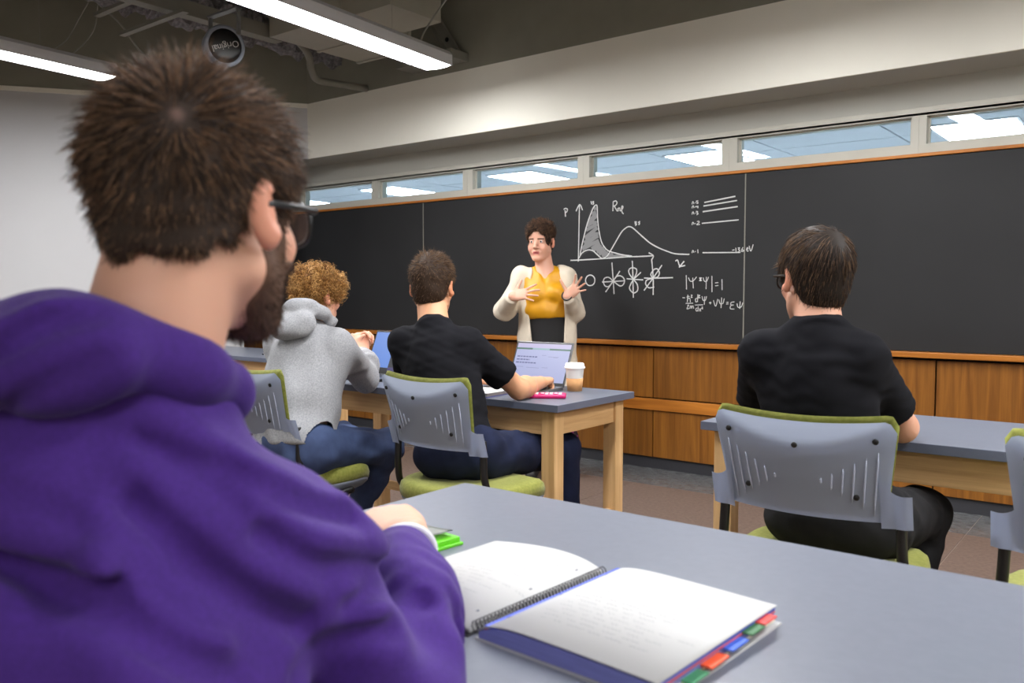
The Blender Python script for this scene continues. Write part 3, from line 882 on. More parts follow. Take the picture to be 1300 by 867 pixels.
    slab('seat_pan', [(0.40, 0.350, 0), (0.70, 0.362, 0), (0.9, 0.392, 0), (0.985, 0.420, 0), (0.99, 0.430, 0), (0.9, 0.430, 0), (0.05, 0.425, 0)], M['plastic_pan'])
    # black tube frame
    for s in (-1, 1):
        tube('upright', catmull([(s * 0.212, -0.150, 0.665), (s * 0.214, -0.150, 0.60), (s * 0.218, -0.148, 0.53), (s * 0.232, -0.12, 0.455), (s * 0.24, -0.04, 0.405), (s * 0.243, 0.05, 0.385)], 6), 0.0125, M['black_metal'], t, 10)
        tube('rear_leg', catmull([(s * 0.236, 0.08, 0.395), (s * 0.246, 0.0, 0.385), (s * 0.262, -0.09, 0.33), (s * 0.275, -0.20, 0.16), (s * 0.28, -0.245, 0.075)], 6), 0.0135, M['black_metal'], t, 10)
        tube('front_leg', catmull([(s * 0.238, -0.06, 0.40), (s * 0.246, 0.03, 0.37), (s * 0.262, 0.13, 0.25), (s * 0.275, 0.22, 0.075)], 6), 0.0135, M['black_metal'], t, 10)
        for yy in (-0.25, 0.225):
            bmw_ = bmesh.new()
            for dx in (-0.017, 0.017):
                add_lathe(bmw_, [(0.006, -0.009), (0.026, -0.009), (0.031, -0.004), (0.031, 0.004), (0.026, 0.009), (0.006, 0.009)], 18, Matrix.Translation((s * 0.279 + dx, yy - 0.012, 0.0315)) @ Matrix.Rotation(PI / 2, 4, 'Y'))
            add_tube(bmw_, [(s * 0.279, yy - 0.006, 0.085), (s * 0.279, yy - 0.01, 0.03)], 0.008, 8)
            bmesh.ops.recalc_face_normals(bmw_, faces=bmw_.faces)
            link('caster', bm_mesh(bmw_, 'caster', True), M['black_rubber'], t)
    tube('cross_bar', [(-0.243, 0.05, 0.385), (0.243, 0.05, 0.385)], 0.011, M['black_metal'], t, 8)
    return t
chair_spots = [
    (-0.695, 2.215, 2, 'grey backed chair with lime seat under the student in black shirt at right'),
    (-2.0, 2.295, -3, 'grey backed chair with lime seat under the student with short brown hair at the laptop'),
    (-2.735, 2.10, -2, 'grey backed chair with lime rim behind the student in the grey hoodie'),
    (-0.06, 2.215, 3, 'empty grey chair cut off by the right edge of the picture'),
    (-0.60, 0.17, 42, 'chair under the student in the purple hoodie'),
]
chair0 = make_chair(chair_spots[0][3])
chairs = []
for i, (cx, cy, a, lb) in enumerate(chair_spots):
    o = chair0 if i == 0 else copy_tree(chair0)
    o.location = (cx, cy, 0); o.rotation_euler = (0, 0, math.radians(a)); o['label'] = lb
    chairs.append(o)

# ================================================================= SMALL THINGS ON THE TABLES
def laptop(label, loc, rz, w, dpt, tilt, body, screen_rects):
    """origin at the middle of the hinge, base towards -Y, lid rising"""
    t = thing('laptop', label, 'laptop', loc, rz, 'laptops')
    box('base', (-w / 2, -dpt, 0.0), (w / 2, 0.0, 0.014), body, t, 0.004)
    bm = bmesh.new()
    for r in range(5):
        for c in range(13):
            x0 = -w * 0.43 + c * w * 0.86 / 13; y0 = -dpt * 0.5 + r * dpt * 0.085
            add_box(bm, (x0, y0, 0.014), (x0 + w * 0.055, y0 + dpt * 0.065, 0.0155))
    k = link('keyboard', bm_mesh(bm, 'keyboard'), M['bezel'], t)
    k['kind'] = 'stuff'
    h = dpt * 0.98
    mt = Matrix.Translation((0, 0.004, 0.012)) @ Matrix.Rotation(-tilt, 4, 'X')
    bm = bmesh.new(); add_box(bm, (-w / 2, 0.0, 0.0), (w / 2, 0.006, h), 0.0025); bm.transform(mt)
    lid = link('lid', bm_mesh(bm, 'lid'), body, t)
    bm = bmesh.new(); add_box(bm, (-w / 2 + 0.002, -0.0012, 0.002), (w / 2 - 0.002, 0.0, h - 0.002)); bm.transform(mt)
    link('bezel', bm_mesh(bm, 'bezel'), M['bezel'], lid)
    bm = bmesh.new()
    me = bpy.data.meshes.new('screen')
    sx, s0, s1 = w / 2 - 0.009, 0.016, h - 0.010
    mats = []
    for (u0, v0, u1, v1, rgb, st, d_) in screen_rects:
        key = 'screen_%d_%d_%d_%d' % (*rgb, int(st * 10))
        if key not in M:
            M[key] = mat(key, (20, 20, 24), 0.3, emit=(rgb, st))
        if M[key] not in mats:
            mats.append(M[key])
        X0, X1 = -sx + 2 * sx * u0, -sx + 2 * sx * u1
        Z0, Z1 = s1 + (s0 - s1) * v1, s1 + (s0 - s1) * v0
        f = bm.faces.new([bm.verts.new((a, -0.0014 - 0.0002 * d_, b)) for a, b in ((X0, Z0), (X1, Z0), (X1, Z1), (X0, Z1))])
        f.material_index = mats.index(M[key])
    bm.transform(mt)
    bm.to_mesh(me); bm.free()
    for m_ in mats:
        me.materials.append(m_)
    link('screen', me, None, lid)
    return t
S_ = 0.55
rects = [(0, 0, 1, 1, (188, 194, 240), S_, 0), (0, 0, 1, 0.11, (205, 196, 238), S_, 1), (0, 0.12, 1, 0.165, (30, 104, 78), S_, 1), (0.30, 0.12, 0.62, 0.165, (150, 190, 196), S_, 2)]
for (v, u1) in ((0.34, 0.42), (0.42, 0.29), (0.50, 0.42)):
    u = 0.04
    while u < u1:
        l_ = 0.03 + 0.03 * random.random()
        rects.append((u, v, min(u + l_, u1), v + 0.032, (96, 100, 156), S_, 1)); u += l_ + 0.012
for (v, a, b) in ((0.30, 0.5, 0.58), (0.33, 0.62, 0.82), (0.345, 0.72, 0.8), (0.62, 0.04, 0.2), (0.635, 0.26, 0.5), (0.62, 0.55, 0.66), (0.72, 0.04, 0.12)):
    rects.append((a, v, b, v + 0.015, (160, 164, 208), S_, 1))
laptop('silver laptop showing a green barred spreadsheet page beside the coffee cup', (-2.215, 2.985, TZ), math.radians(2), 0.305, 0.21, math.radians(24), M['alu'], rects)
laptop('black laptop with a dark screen and blue pane in front of grey hoodie student', (-3.10, 2.93, TZ), math.radians(-4), 0.36, 0.235, math.radians(22), M['bezel'],
       [(0, 0, 1, 1, (14, 14, 24), 0.4, 0), (0, 0, 0.47, 0.92, (96, 136, 214), 0.75, 1), (0.47, 0.9, 1, 1, (58, 44, 110), 0.6, 1), (0.53, 0.16, 0.6, 0.18, (120, 60, 70), 0.4, 2), (0.62, 0.2, 0.7, 0.215, (70, 70, 110), 0.4, 2)])

# coffee cup
cup = thing('coffee_cup', 'white paper coffee cup with lid and brown cardboard sleeve', 'cup', (-2.0, 2.985, TZ))
lathe('cup_body', [(0.001, 0.001), (0.029, 0.0), (0.0295, 0.004), (0.040, 0.104), (0.0415, 0.106), (0.039, 0.106), (0.001, 0.103)], M['cup_white'], cup)
lathe('sleeve', [(0.0300, 0.003), (0.0312, 0.003), (0.0366, 0.058), (0.0354, 0.058)], M['cardboard'], cup, 40, None, True, False)
lathe('lid', [(0.042, 0.098), (0.0445, 0.100), (0.0445, 0.106), (0.0415, 0.109), (0.040, 0.119), (0.037, 0.122), (0.034, 0.119), (0.001, 0.118)], M['lid'], cup)
# pink calculator
calc = thing('calculator', 'magenta cased calculator lying beside the forearm', 'calculator', (-1.972, 2.735, TZ), math.radians(33))
bm = bmesh.new(); add_box(bm, (-0.082, -0.04, 0.0), (0.082, 0.04, 0.017), 0.007)
link('case', bm_mesh(bm, 'case', True), M['pink'], calc)
box('display', (-0.07, -0.028, 0.0165), (-0.03, 0.028, 0.0182), M['cup_white'], calc, 0.0006)
for r in range(4):
    for c in range(5):
        box('key', (-0.02 + c * 0.018, -0.03 + r * 0.0155, 0.0165), (-0.007 + c * 0.018, -0.02 + r * 0.0155, 0.0192), M['cup_white'] if (r + c) % 3 else M['pink'], calc, 0.0006)
# notebook under the forearm
nb = thing('notebook', 'closed white notebook with violet edge under the forearm by the laptop', 'notebook', (-2.27, 2.665, TZ), math.radians(4))
box('cover', (-0.115, -0.095, 0.0), (0.115, 0.095, 0.004), M['violet_edge'], nb, 0.001)
box('pages', (-0.113, -0.093, 0.004), (0.113, 0.093, 0.017), M['paper'], nb, 0.001)
box('loose_sheet', (-0.10, -0.098, 0.0175), (0.12, 0.088, 0.0185), M['paper'], nb)
tube('spiral', [(-0.118 + 0.006 * math.cos(a * 1.3), -0.088 + 0.176 * a / 160, 0.009 + 0.010 * math.sin(a * 1.3)) for a in range(161)], 0.0009, M['wire'], nb, 4)
# mouse on the far table
ms = thing('computer_mouse', 'small white and black mouse on the distant table', 'mouse', (-4.86, 3.50, TZ), 0.5)
bm = bmesh.new()
bmesh.ops.create_uvsphere(bm, u_segments=20, v_segments=12, radius=1)
for v in bm.verts:
    v.co = Vector((v.co.x * 0.032, v.co.y * 0.055, max(0.0, v.co.z) * 0.036))
link('shell', bm_mesh(bm, 'shell', True), M['cup_white'], ms)
box('base', (-0.028, -0.05, 0.0), (0.028, 0.045, 0.008), M['black_rubber'], ms, 0.004)

# open spiral notebook in the foreground
nbk = thing('spiral_notebook', 'open spiral notebook with coloured tabs on the foreground table', 'notebook', (-0.652, 0.905, TZ), math.radians(-3))
HL = 0.143
def page_z_right(x):
    return 0.004 + 0.0235 * (1 - math.exp(-x / 0.022)) - 0.004 * (x / 0.26) ** 2
def page_z_left(x):
    x = -x
    return 0.003 + 0.019 * (1 - math.exp(-x / 0.03)) - 0.009 * (x / 0.23) ** 2 + 0.004 * math.sin(x * 16)
def sheet(name, zf, x0, x1, y0, y1, dz, th, m_, parent, nx=26):
    bm = bmesh.new(); T_ = []; B_ = []
    for i in range(nx + 1):
        x = x0 + (x1 - x0) * i / nx
        T_.append([bm.verts.new((x, y, zf(abs(x) if zf is page_z_right else x) + dz)) for y in (y0, y1)])
        B_.append([bm.verts.new((x, y, zf(abs(x) if zf is page_z_right else x) + dz - th)) for y in (y0, y1)])
    for i in range(nx):
        for a, b in ((T_, 1), (B_, -1)):
            q_ = (a[i][0], a[i + 1][0], a[i + 1][1], a[i][1])
            bm.faces.new(q_ if b > 0 else q_[::-1])
        for k in (0, 1):
            bm.faces.new((T_[i][k], B_[i][k], B_[i + 1][k], T_[i + 1][k]))
    for i in (0, nx):
        bm.faces.new((T_[i][0], T_[i][1], B_[i][1], B_[i][0]))
    bmesh.ops.recalc_face_normals(bm, faces=bm.faces)
    return link(name, bm_mesh(bm, name, True), m_, parent)
box('back_cover', (0.006, -HL - 0.002, 0.0), (0.268, HL + 0.002, 0.002), M['paper'], nbk)
box('front_cover', (-0.225, -HL - 0.004, 0.0), (-0.004, HL + 0.004, 0.002), M['black_cover'], nbk)
poly = [(0.011, 0.0025)] + [(0.011 + 0.249 * i / 20, page_z_right(0.011 + 0.249 * i / 20) - 0.0035) for i in range(21)] + [(0.258, 0.0025)]
prism('page_stack', poly, -HL, HL, M['violet_edge'], nbk, 'y')
for k in range(3):
    sheet('page', page_z_right, 0.009, 0.262 - 0.003 * k, -HL + 0.001 * k, HL - 0.001 * k, -0.0009 * k, 0.0008, M['paper'], nbk)
poly = [(-0.008, 0.0025)] + [(-0.008 - 0.205 * i / 20, page_z_left(-0.008 - 0.205 * i / 20) - 0.002) for i in range(21)] + [(-0.213, 0.0025)]
prism('page_stack', poly, -HL + 0.004, HL - 0.004, M['paper'], nbk, 'y')
sheet('page', page_z_left, -0.009, -0.219, -HL, HL, 0.0, 0.0008, M['paper'], nbk)
sheet('page', page_z_left, -0.012, -0.225, -HL + 0.002, HL + 0.003, -0.001, 0.0008, M['paper'], nbk)
tube('spiral', [(0.0075 * math.cos(2 * PI * a / 8), -HL + 0.004 + (2 * HL - 0.008) * a / 320, 0.0105 + 0.0085 * math.sin(2 * PI * a / 8)) for a in range(321)], 0.0008, M['wire'], nbk, 4)
for x_, zf in ((0.022, page_z_right), (-0.022, page_z_left)):
    for y_ in (-0.105, 0.0, 0.105):
        z_ = zf(abs(x_) if zf is page_z_right else x_)
        lathe('punch_hole', [(0.0002, 0.0), (0.0032, 0.0), (0.0032, 0.0009), (0.0002, 0.0009)], M['hole'], nbk, 12, Matrix.Translation((x_ + math.copysign(0.006, x_), y_, z_ + 0.0008)))
for k, (rgb, y0, y1, z) in enumerate([((214, 190, 30), -0.135, -0.098, 0.004), ((60, 130, 90), -0.092, -0.055, 0.006), ((226, 86, 44), -0.05, -0.008, 0.009), ((58, 96, 196), 0.0, 0.042, 0.012), ((60, 110, 70), 0.05, 0.085, 0.015), ((200, 60, 56), 0.085, 0.12, 0.017)]):
    M['tab%d' % k] = mat('tab_colour_%d' % k, rgb, 0.5)
    box('divider_tab', (0.235, y0, z), (0.273, y1, z + 0.0025), M['tab%d' % k], nbk, 0.0008)
for rgb, z in (((196, 70, 66), 0.0145), ((70, 90, 190), 0.0185), ((236, 232, 206), 0.0035)):
    m_ = mat('divider_sheet', rgb, 0.6)
    box('divider_sheet', (0.02, -HL + 0.001, z), (0.2605, HL - 0.001, z + 0.0014), m_, nbk)
bm = bmesh.new()
def scribble(zf, xa, xb, rows, y_top, seed):
    r_ = random.Random(seed)
    for k in range(rows):
        y = y_top - 0.0125 * k
        x = xa + r_.random() * 0.02
        end = xb - r_.random() * 0.08
        while x < end:
            wl_ = 0.008 + 0.02 * r_.random()
            pts = []
            n = int(wl_ / 0.0018)
            for i in range(n + 1):
                xx = x + wl_ * i / max(n, 1)
                pts.append((xx, y + 0.0022 * math.sin(i * 2.1 + r_.random()) + 0.0006 * r_.random()))
            for (xa_, ya_), (xb_, yb_) in zip(pts[:-1], pts[1:]):
                w = 0.00045
                za = zf(abs(xa_) if zf is page_z_right else xa_) + 0.0011; zb = zf(abs(xb_) if zf is page_z_right else xb_) + 0.0011
                bm.faces.new([bm.verts.new(c) for c in ((xa_, ya_ - w, za), (xb_, yb_ - w, zb), (xb_, yb_ + w, zb), (xa_, ya_ + w, za))])
            x += wl_ + 0.005 + 0.006 * r_.random()
scribble(page_z_right, 0.05, 0.24, 15, 0.085, 4)
scribble(page_z_left, -0.205, -0.03, 15, 0.10, 5)
link('handwriting', bm_mesh(bm, 'handwriting'), M['ink'], nbk)

# lime notebook under the foreground hand
lf = thing('lime_notebook', 'lime green notebook with a lifted white page under the hand', 'notebook', (-1.055, 0.915, TZ), math.radians(-6))
box('cover', (-0.115, -0.14, 0.0), (0.122, 0.14, 0.005), M['lime_cover'], lf, 0.002)
box('pages', (-0.112, -0.137, 0.005), (0.116, 0.137, 0.013), M['lime_cover'], lf, 0.001)
bm = bmesh.new()
G = []
for i in range(17):
    row = []
    for j in range(17):
        u, v = i / 16, j / 16
        x = -0.118 + 0.222 * u; y = -0.138 + 0.272 * v
        z = 0.0145 + 0.007 * (u ** 3) * (0.45 + 0.55 * v) + 0.003 * math.sin(3 * v)
        row.append(bm.verts.new((x, y, z)))
    G.append(row)
for i in range(16):
    for j in range(16):
        bm.faces.new((G[i][j], G[i + 1][j], G[i + 1][j + 1], G[i][j + 1]))
bmesh.ops.solidify(bm, geom=bm.faces[:], thickness=0.0012)
link('lifted_page', bm_mesh(bm, 'lifted_page', True), M['paper'], lf)
# ================================================================= SIGNED DISTANCE MODELLING (people)
f32 = np.float32
def A3(v):
    return np.array(v, f32)
def unit(v):
    v = np.array(v, float); return v / np.linalg.norm(v)
def smin(a, b, k):
    if k <= 0:
        return np.minimum(a, b)
    h = np.maximum(k - np.abs(a - b), 0) / k
    return np.minimum(a, b) - h * h * k * 0.25
def smax(a, b, k):
    return -smin(-a, -b, k)
def culled(fn, c, R):
    c = A3(c)
    def g(P):
        q = P - c
        d = np.sqrt((q * q).sum(1))
        m = d < R + 0.07
        out = d - R
        if m.any():
            out[m] = fn(P[m])
        return out
    return g
def cone(a, b, ra, rb):
    a, b = A3(a), A3(b)
    ba = b - a; L2 = max(float(ba @ ba), 1e-9)
    def fn(P):
        q = P - a
        t = np.clip((q @ ba) / L2, 0, 1)
        v = q - t[:, None] * ba
        return np.sqrt((v * v).sum(1)) - (ra + (rb - ra) * t)
    return culled(fn, (a + b) / 2, math.sqrt(L2) / 2 + max(ra, rb))
def ell(c, r, axes=None):
    c = A3(c); r = A3(r)
    Rm = np.eye(3, dtype=f32) if axes is None else np.stack([A3(x) for x in axes], 1)
    def fn(P):
        q = (P - c) @ Rm
        k0 = np.sqrt(((q / r) ** 2).sum(1)); k1 = np.sqrt(((q / (r * r)) ** 2).sum(1)) + 1e-9
        return k0 * (k0 - 1) / k1
    return culled(fn, c, float(max(r)))
def plane(p, n):
    p, n = A3(p), A3(unit(n))
    return lambda P: (P - p) @ n
class Shape:
    def __init__(s):
        s.ops = []
    def add(s, fn, k=0.03):
        s.ops.append(('u', fn, k)); return s
    def sub(s, fn, k=0.01):
        s.ops.append(('s', fn, k)); return s
    def cut(s, fn, k=0.004):                       # keep the side where fn < 0
        s.ops.append(('i', fn, k)); return s
    def disp(s, fn):
        s.ops.append(('d', fn, 0)); return s
    def __call__(s, P):
        d = np.full(len(P), 9.0, f32)
        for op, fn, k in s.ops:
            if op == 'u':
                d = smin(d, fn(P), k)
            elif op == 's':
                d = smax(d, -fn(P), k)
            elif op == 'i':
                d = smax(d, fn(P), k)
            else:
                d = d - fn(P)
        return d
def chain(S, pts, rs, k=0.03):
    for i in range(len(pts) - 1):
        S.add(cone(pts[i], pts[i + 1], rs[i], rs[i + 1]), k)
    return S
def folds(amp, freq, seed, aniso=(1, 1, 1)):
    r = np.random.default_rng(seed)
    K = r.normal(size=(5, 3)) * np.array(aniso); K /= np.linalg.norm(K, axis=1)[:, None]
    K2 = r.normal(size=(5, 3)); K2 /= np.linalg.norm(K2, axis=1)[:, None]
    ph = r.random(10) * 6.28
    fr = freq * (0.7 + 0.7 * r.random(5))
    def fn(P):
        s = 0
        for i in range(5):
            s = s + np.sin((P @ K[i].astype(f32)) * fr[i] + 1.6 * np.sin((P @ K2[i].astype(f32)) * fr[i] * 0.55 + ph[i]) + ph[5 + i])
        return (amp * s / 2.2).astype(f32)
    return fn

def crease(poly, depth, width, up=0.016, ridge=0.6):
    """a cloth fold: a narrow valley along poly with a soft ridge above it"""
    pts = [A3(p) for p in catmull(poly, 4)]
    lo_ = np.min(pts, 0) - 0.08; hi_ = np.max(pts, 0) + 0.08
    def dist(P, dz):
        best = np.full(len(P), 1.0, f32)
        for a, b in zip(pts[:-1], pts[1:]):
            a = a + A3((0, 0, dz)); ba = b + A3((0, 0, dz)) - a; L2 = max(float(ba @ ba), 1e-9)
            q = P - a; t = np.clip((q @ ba) / L2, 0, 1); v = q - t[:, None] * ba
            best = np.minimum(best, (v * v).sum(1))
        return best
    def fn(P):
        out = np.zeros(len(P), f32)
        m = ((P > lo_) & (P < hi_)).all(1)
        if m.any():
            Q = P[m]
            out[m] = -depth * np.exp(-dist(Q, 0.0) / width ** 2) + ridge * depth * np.exp(-dist(Q, up) / (1.6 * width) ** 2)
        return out
    return fn

def surface(fn, lo, hi, h):
    """sparse surface nets of fn = 0"""
    lo = np.array(lo, float); hi = np.array(hi, float)
    B = 4
    nc = np.ceil((hi - lo) / (h * B)).astype(int)
    ax = [lo[i] + h * B * np.arange(nc[i] + 1) for i in range(3)]
    g = np.stack(np.meshgrid(*ax, indexing='ij'), -1).reshape(-1, 3).astype(f32)
    dc = fn(g).reshape(nc + 1)
    c8 = [dc[i:nc[0] + i, j:nc[1] + j, k:nc[2] + k] for i in (0, 1) for j in (0, 1) for k in (0, 1)]
    mn = np.minimum.reduce([np.abs(c) for c in c8])
    act = mn < h * B * 1.25
    n = nc * B + 1
    D = np.repeat(np.repeat(np.repeat(np.where(dc[:-1, :-1, :-1] < 0, -1, 1).astype(f32), B, 0), B, 1), B, 2)
    D = np.pad(D, ((0, 1),) * 3, mode='edge')
    m = np.zeros(n, bool)
    am = np.repeat(np.repeat(np.repeat(act, B, 0), B, 1), B, 2)
    for i in (0, 1):
        for j in (0, 1):
            for k in (0, 1):
                m[i:n[0] - 1 + i, j:n[1] - 1 + j, k:n[2] - 1 + k] |= am
    idx = np.argwhere(m)
    pts = (lo + idx * h).astype(f32)
    vals = np.empty(len(pts), f32)
    for s in range(0, len(pts), 400000):
        vals[s:s + 400000] = fn(pts[s:s + 400000])
    D[m] = vals
    S = D < 0
    cnt = np.zeros(n - 1, np.int8)
    for i in (0, 1):
        for j in (0, 1):
            for k in (0, 1):
                cnt += S[i:n[0] - 1 + i, j:n[1] - 1 + j, k:n[2] - 1 + k]
    cells = np.argwhere((cnt > 0) & (cnt < 8))
    cid = np.full(n - 1, -1, np.int32)
    cid[tuple(cells.T)] = np.arange(len(cells))
    acc = np.zeros((len(cells), 3)); w = np.zeros(len(cells))
    cr = [(i, j, k) for i in (0, 1) for j in (0, 1) for k in (0, 1)]
    cv = {c: D[tuple((cells + c).T)] for c in cr}
    for a in cr:
        for axs in range(3):
            if a[axs] == 0:
                b = list(a); b[axs] = 1; b = tuple(b)
                va, vb = cv[a], cv[b]
                mk = (va < 0) != (vb < 0)
                t = np.where(mk, va / np.where(va == vb, 1, va - vb), 0)
                p = np.array(a, float)[None].repeat(len(cells), 0)
                p[:, axs] += t
                acc += p * mk[:, None]; w += mk
    V = lo + (cells + acc / np.maximum(w, 1)[:, None]) * h
    quads = []
    for axs in range(3):
        o1, o2 = [(1, 2), (2, 0), (0, 1)][axs]
        sl0 = [slice(None)] * 3; sl1 = [slice(None)] * 3
        sl0[axs] = slice(0, n[axs] - 1); sl1[axs] = slice(1, n[axs])
        a = S[tuple(sl0)]; b = S[tuple(sl1)]
        e = np.argwhere(a != b)
        ok = (e[:, o1] > 0) & (e[:, o2] > 0) & (e[:, o1] < n[o1] - 1) & (e[:, o2] < n[o2] - 1)
        e = e[ok]
        sg = a[tuple(e.T)]
        def cell(d1, d2):
            c = e.copy(); c[:, o1] -= d1; c[:, o2] -= d2
            return cid[tuple(c.T)]
        q = np.stack([cell(1, 1), cell(0, 1), cell(0, 0), cell(1, 0)], 1)
        q[~sg] = q[~sg][:, ::-1]
        quads.append(q)
    Q = np.concatenate(quads)
    Q = Q[(Q >= 0).all(1)]
    return V.astype(f32), Q

def grad(fn, P, e=0.0015):
    g = np.stack([fn(P + A3([e if i == j else 0 for j in range(3)])) - fn(P - A3([e if i == j else 0 for j in range(3)])) for i in range(3)], 1)
    return g / (np.linalg.norm(g, axis=1)[:, None] + 1e-9)

# ---------------------------------------------------------------- head
class Head:
    """local axes: x right, y forward, z up; origin between the ears"""
    def __init__(s, c, yaw_left, pitch=0.0, roll=0.0, scale=1.0):
        y = math.radians(yaw_left); p = math.radians(pitch)
        f = np.array([-math.sin(y) * math.cos(p), math.cos(y) * math.cos(p), math.sin(p)])
        r = np.array([math.cos(y), math.sin(y), 0])
        u = np.cross(r, f)
        ro = math.radians(roll)
        r, u = r * math.cos(ro) + u * math.sin(ro), u * math.cos(ro) - r * math.sin(ro)
        s.c = A3(c); s.R = np.stack([r, f, u], 1).astype(f32); s.s = scale
    def loc(s, P):
        return ((P - s.c) @ s.R) / f32(s.s)
    def wld(s, q):
        return np.asarray(q, f32) * f32(s.s) @ s.R.T + s.c

def head_local(open_mouth=0.0, fem=False, ear=True):
    S = Shape()
    S.add(ell((0, -0.010, 0.040), (0.0745, 0.096, 0.082)), 0)
    S.add(ell((0, 0.045, 0.038), (0.056, 0.050, 0.062)), 0.03)
    S.add(ell((0, 0.030, -0.035), (0.057 if not fem else 0.061, 0.058, 0.074)), 0.03)
    for sx in (-1, 1):
        S.add(cone((sx * 0.050, 0.002, -0.052), (sx * 0.018, 0.068, -0.098), 0.019, 0.017), 0.03)
        S.add(ell((sx * 0.037, 0.062, -0.028), (0.024, 0.024, 0.022)) if not fem else ell((sx * 0.037, 0.056, -0.036), (0.028, 0.031, 0.032)), 0.02)
    S.add(ell((0, 0.076, -0.099), (0.021, 0.016, 0.016)), 0.02)
    S.add(cone((-0.043, 0.079, 0.026), (0.043, 0.079, 0.026), 0.010, 0.010), 0.015)
    for sx in (-1, 1):
        S.sub(ell((sx * 0.032, 0.102, 0.005), (0.018, 0.017, 0.011)), 0.012)
        S.add(ell((sx * 0.032, 0.0785, 0.006), (0.0145, 0.0105, 0.0105)), 0.004)
        S.add(cone((sx * 0.018, 0.0885, 0.0115), (sx * 0.046, 0.0815, 0.0105), 0.0038, 0.0035), 0.004)
        S.add(cone((sx * 0.018, 0.0875, -0.0015), (sx * 0.045, 0.0815, -0.0005), 0.0032, 0.003), 0.004)
    S.add(cone((0, 0.090, 0.016), (0, 0.1135, -0.028), 0.0075, 0.0105), 0.012)
    for sx in (-1, 1):
        S.add(ell((sx * 0.0115, 0.1015, -0.033), (0.0085, 0.010, 0.0075)), 0.006)
    S.add(ell((0, 0.083, -0.064), (0.027, 0.014, 0.020)), 0.012)
    S.add(cone((-0.019, 0.089, -0.0595), (0.019, 0.089, -0.0595), 0.0042, 0.0042), 0.007)
    S.add(cone((-0.016, 0.089, -0.0715 - open_mouth * 0.5), (0.016, 0.089, -0.0715 - open_mouth * 0.5), 0.005, 0.005), 0.007)
    S.sub(ell((0, 0.099, -0.0650 - open_mouth * 0.3), (0.020, 0.010, 0.0015 + open_mouth * 0.35)), 0.003)
    if ear:
        for sx in (-1, 1):
            ax = [unit((sx * 0.88, -0.47, 0)), unit((0.47 * sx, 0.88, 0)), (0, 0, 1)]
            ax = [ax[0], unit(np.array(ax[1]) + np.array([0, 0, 0.12])), unit(np.cross(ax[0], ax[1]) * (1 if np.cross(ax[0], ax[1])[2] > 0 else -1))]
            S.add(ell((sx * 0.081, -0.012, 0.000), (0.0085, 0.018, 0.032), ax), 0.006)
            S.add(ell((sx * 0.077, -0.004, -0.024), (0.006, 0.010, 0.011), ax), 0.006)
            S.sub(ell((sx * 0.090, -0.004, 0.003), (0.0075, 0.010, 0.020), ax), 0.004)
    return S

def head_shape(H, local):
    return culled(lambda P: local(H.loc(P)) * f32(H.s), H.c, 0.17 * H.s)

# ---------------------------------------------------------------- hand
def hand_shape(wrist, d, n, side, curl, spread=0.0, size=1.0, thumb=(0.75, 0.75, 0.2), thumb_curl=0.2):
    """wrist point, finger direction d, palm normal n, side +1 right / -1 left"""
    w = np.array(wrist, float); d = unit(d); n = np.array(n, float); n = unit(n - d * (n @ d))
    t = np.cross(d, n) * side
    S = Shape(); z = size
    S.add(ell(w + d * 0.050 * z, (0.041 * z, 0.052 * z, 0.0155 * z), [t, d, n]), 0)
    base = [(0.029, 0.090), (0.010, 0.095), (-0.010, 0.090), (-0.028, 0.081)]
    lens = [(0.042, 0.025, 0.019), (0.046, 0.029, 0.020), (0.042, 0.027, 0.020), (0.033, 0.020, 0.018)]
    rad = [0.0088, 0.009, 0.0085, 0.0076]
    for i in range(4):
        b = w + t * base[i][0] * z + d * base[i][1] * z
        S.add(cone(w + t * base[i][0] * 0.55 * z + d * 0.012 * z, b, 0.0165 * z, 0.0112 * z), 0.012)
    fins = Shape()
    for i in range(4):
        b = w + t * base[i][0] * z + d * base[i][1] * z
        a = spread * (1.5 - i) / 1.5
        dd = unit(d * math.cos(a) + t * math.sin(a))
        c = curl[i] if hasattr(curl, '__len__') else curl
        ang = 0.0; p = b; r = rad[i] * z
        for k, L in enumerate(lens[i]):
            ang += c * (1.0, 1.25, 0.8)[k]
            q = p + (dd * math.cos(ang) + n * math.sin(ang)) * L * z
            fins.add(cone(p, q, r, r * 0.92), 0.002)
            p = q; r *= 0.92
    S.add(fins, 0.007)
    tb = w + d * 0.022 * z + t * 0.026 * z + n * 0.004 * z
    td = unit(d * thumb[0] + t * thumb[1] + n * thumb[2])
    p = tb; r = 0.0145 * z; th = Shape()
    for k, L in enumerate((0.040, 0.030, 0.024)):
        q = p + td * L * z
        th.add(cone(p, q, r, r * 0.84), 0.004)
        td = unit(td + d * thumb_curl + n * thumb_curl * 0.6)
        p = q; r *= 0.84
    S.add(th, 0.012)
    return culled(S, w + d * 0.08 * z, 0.15 * z)

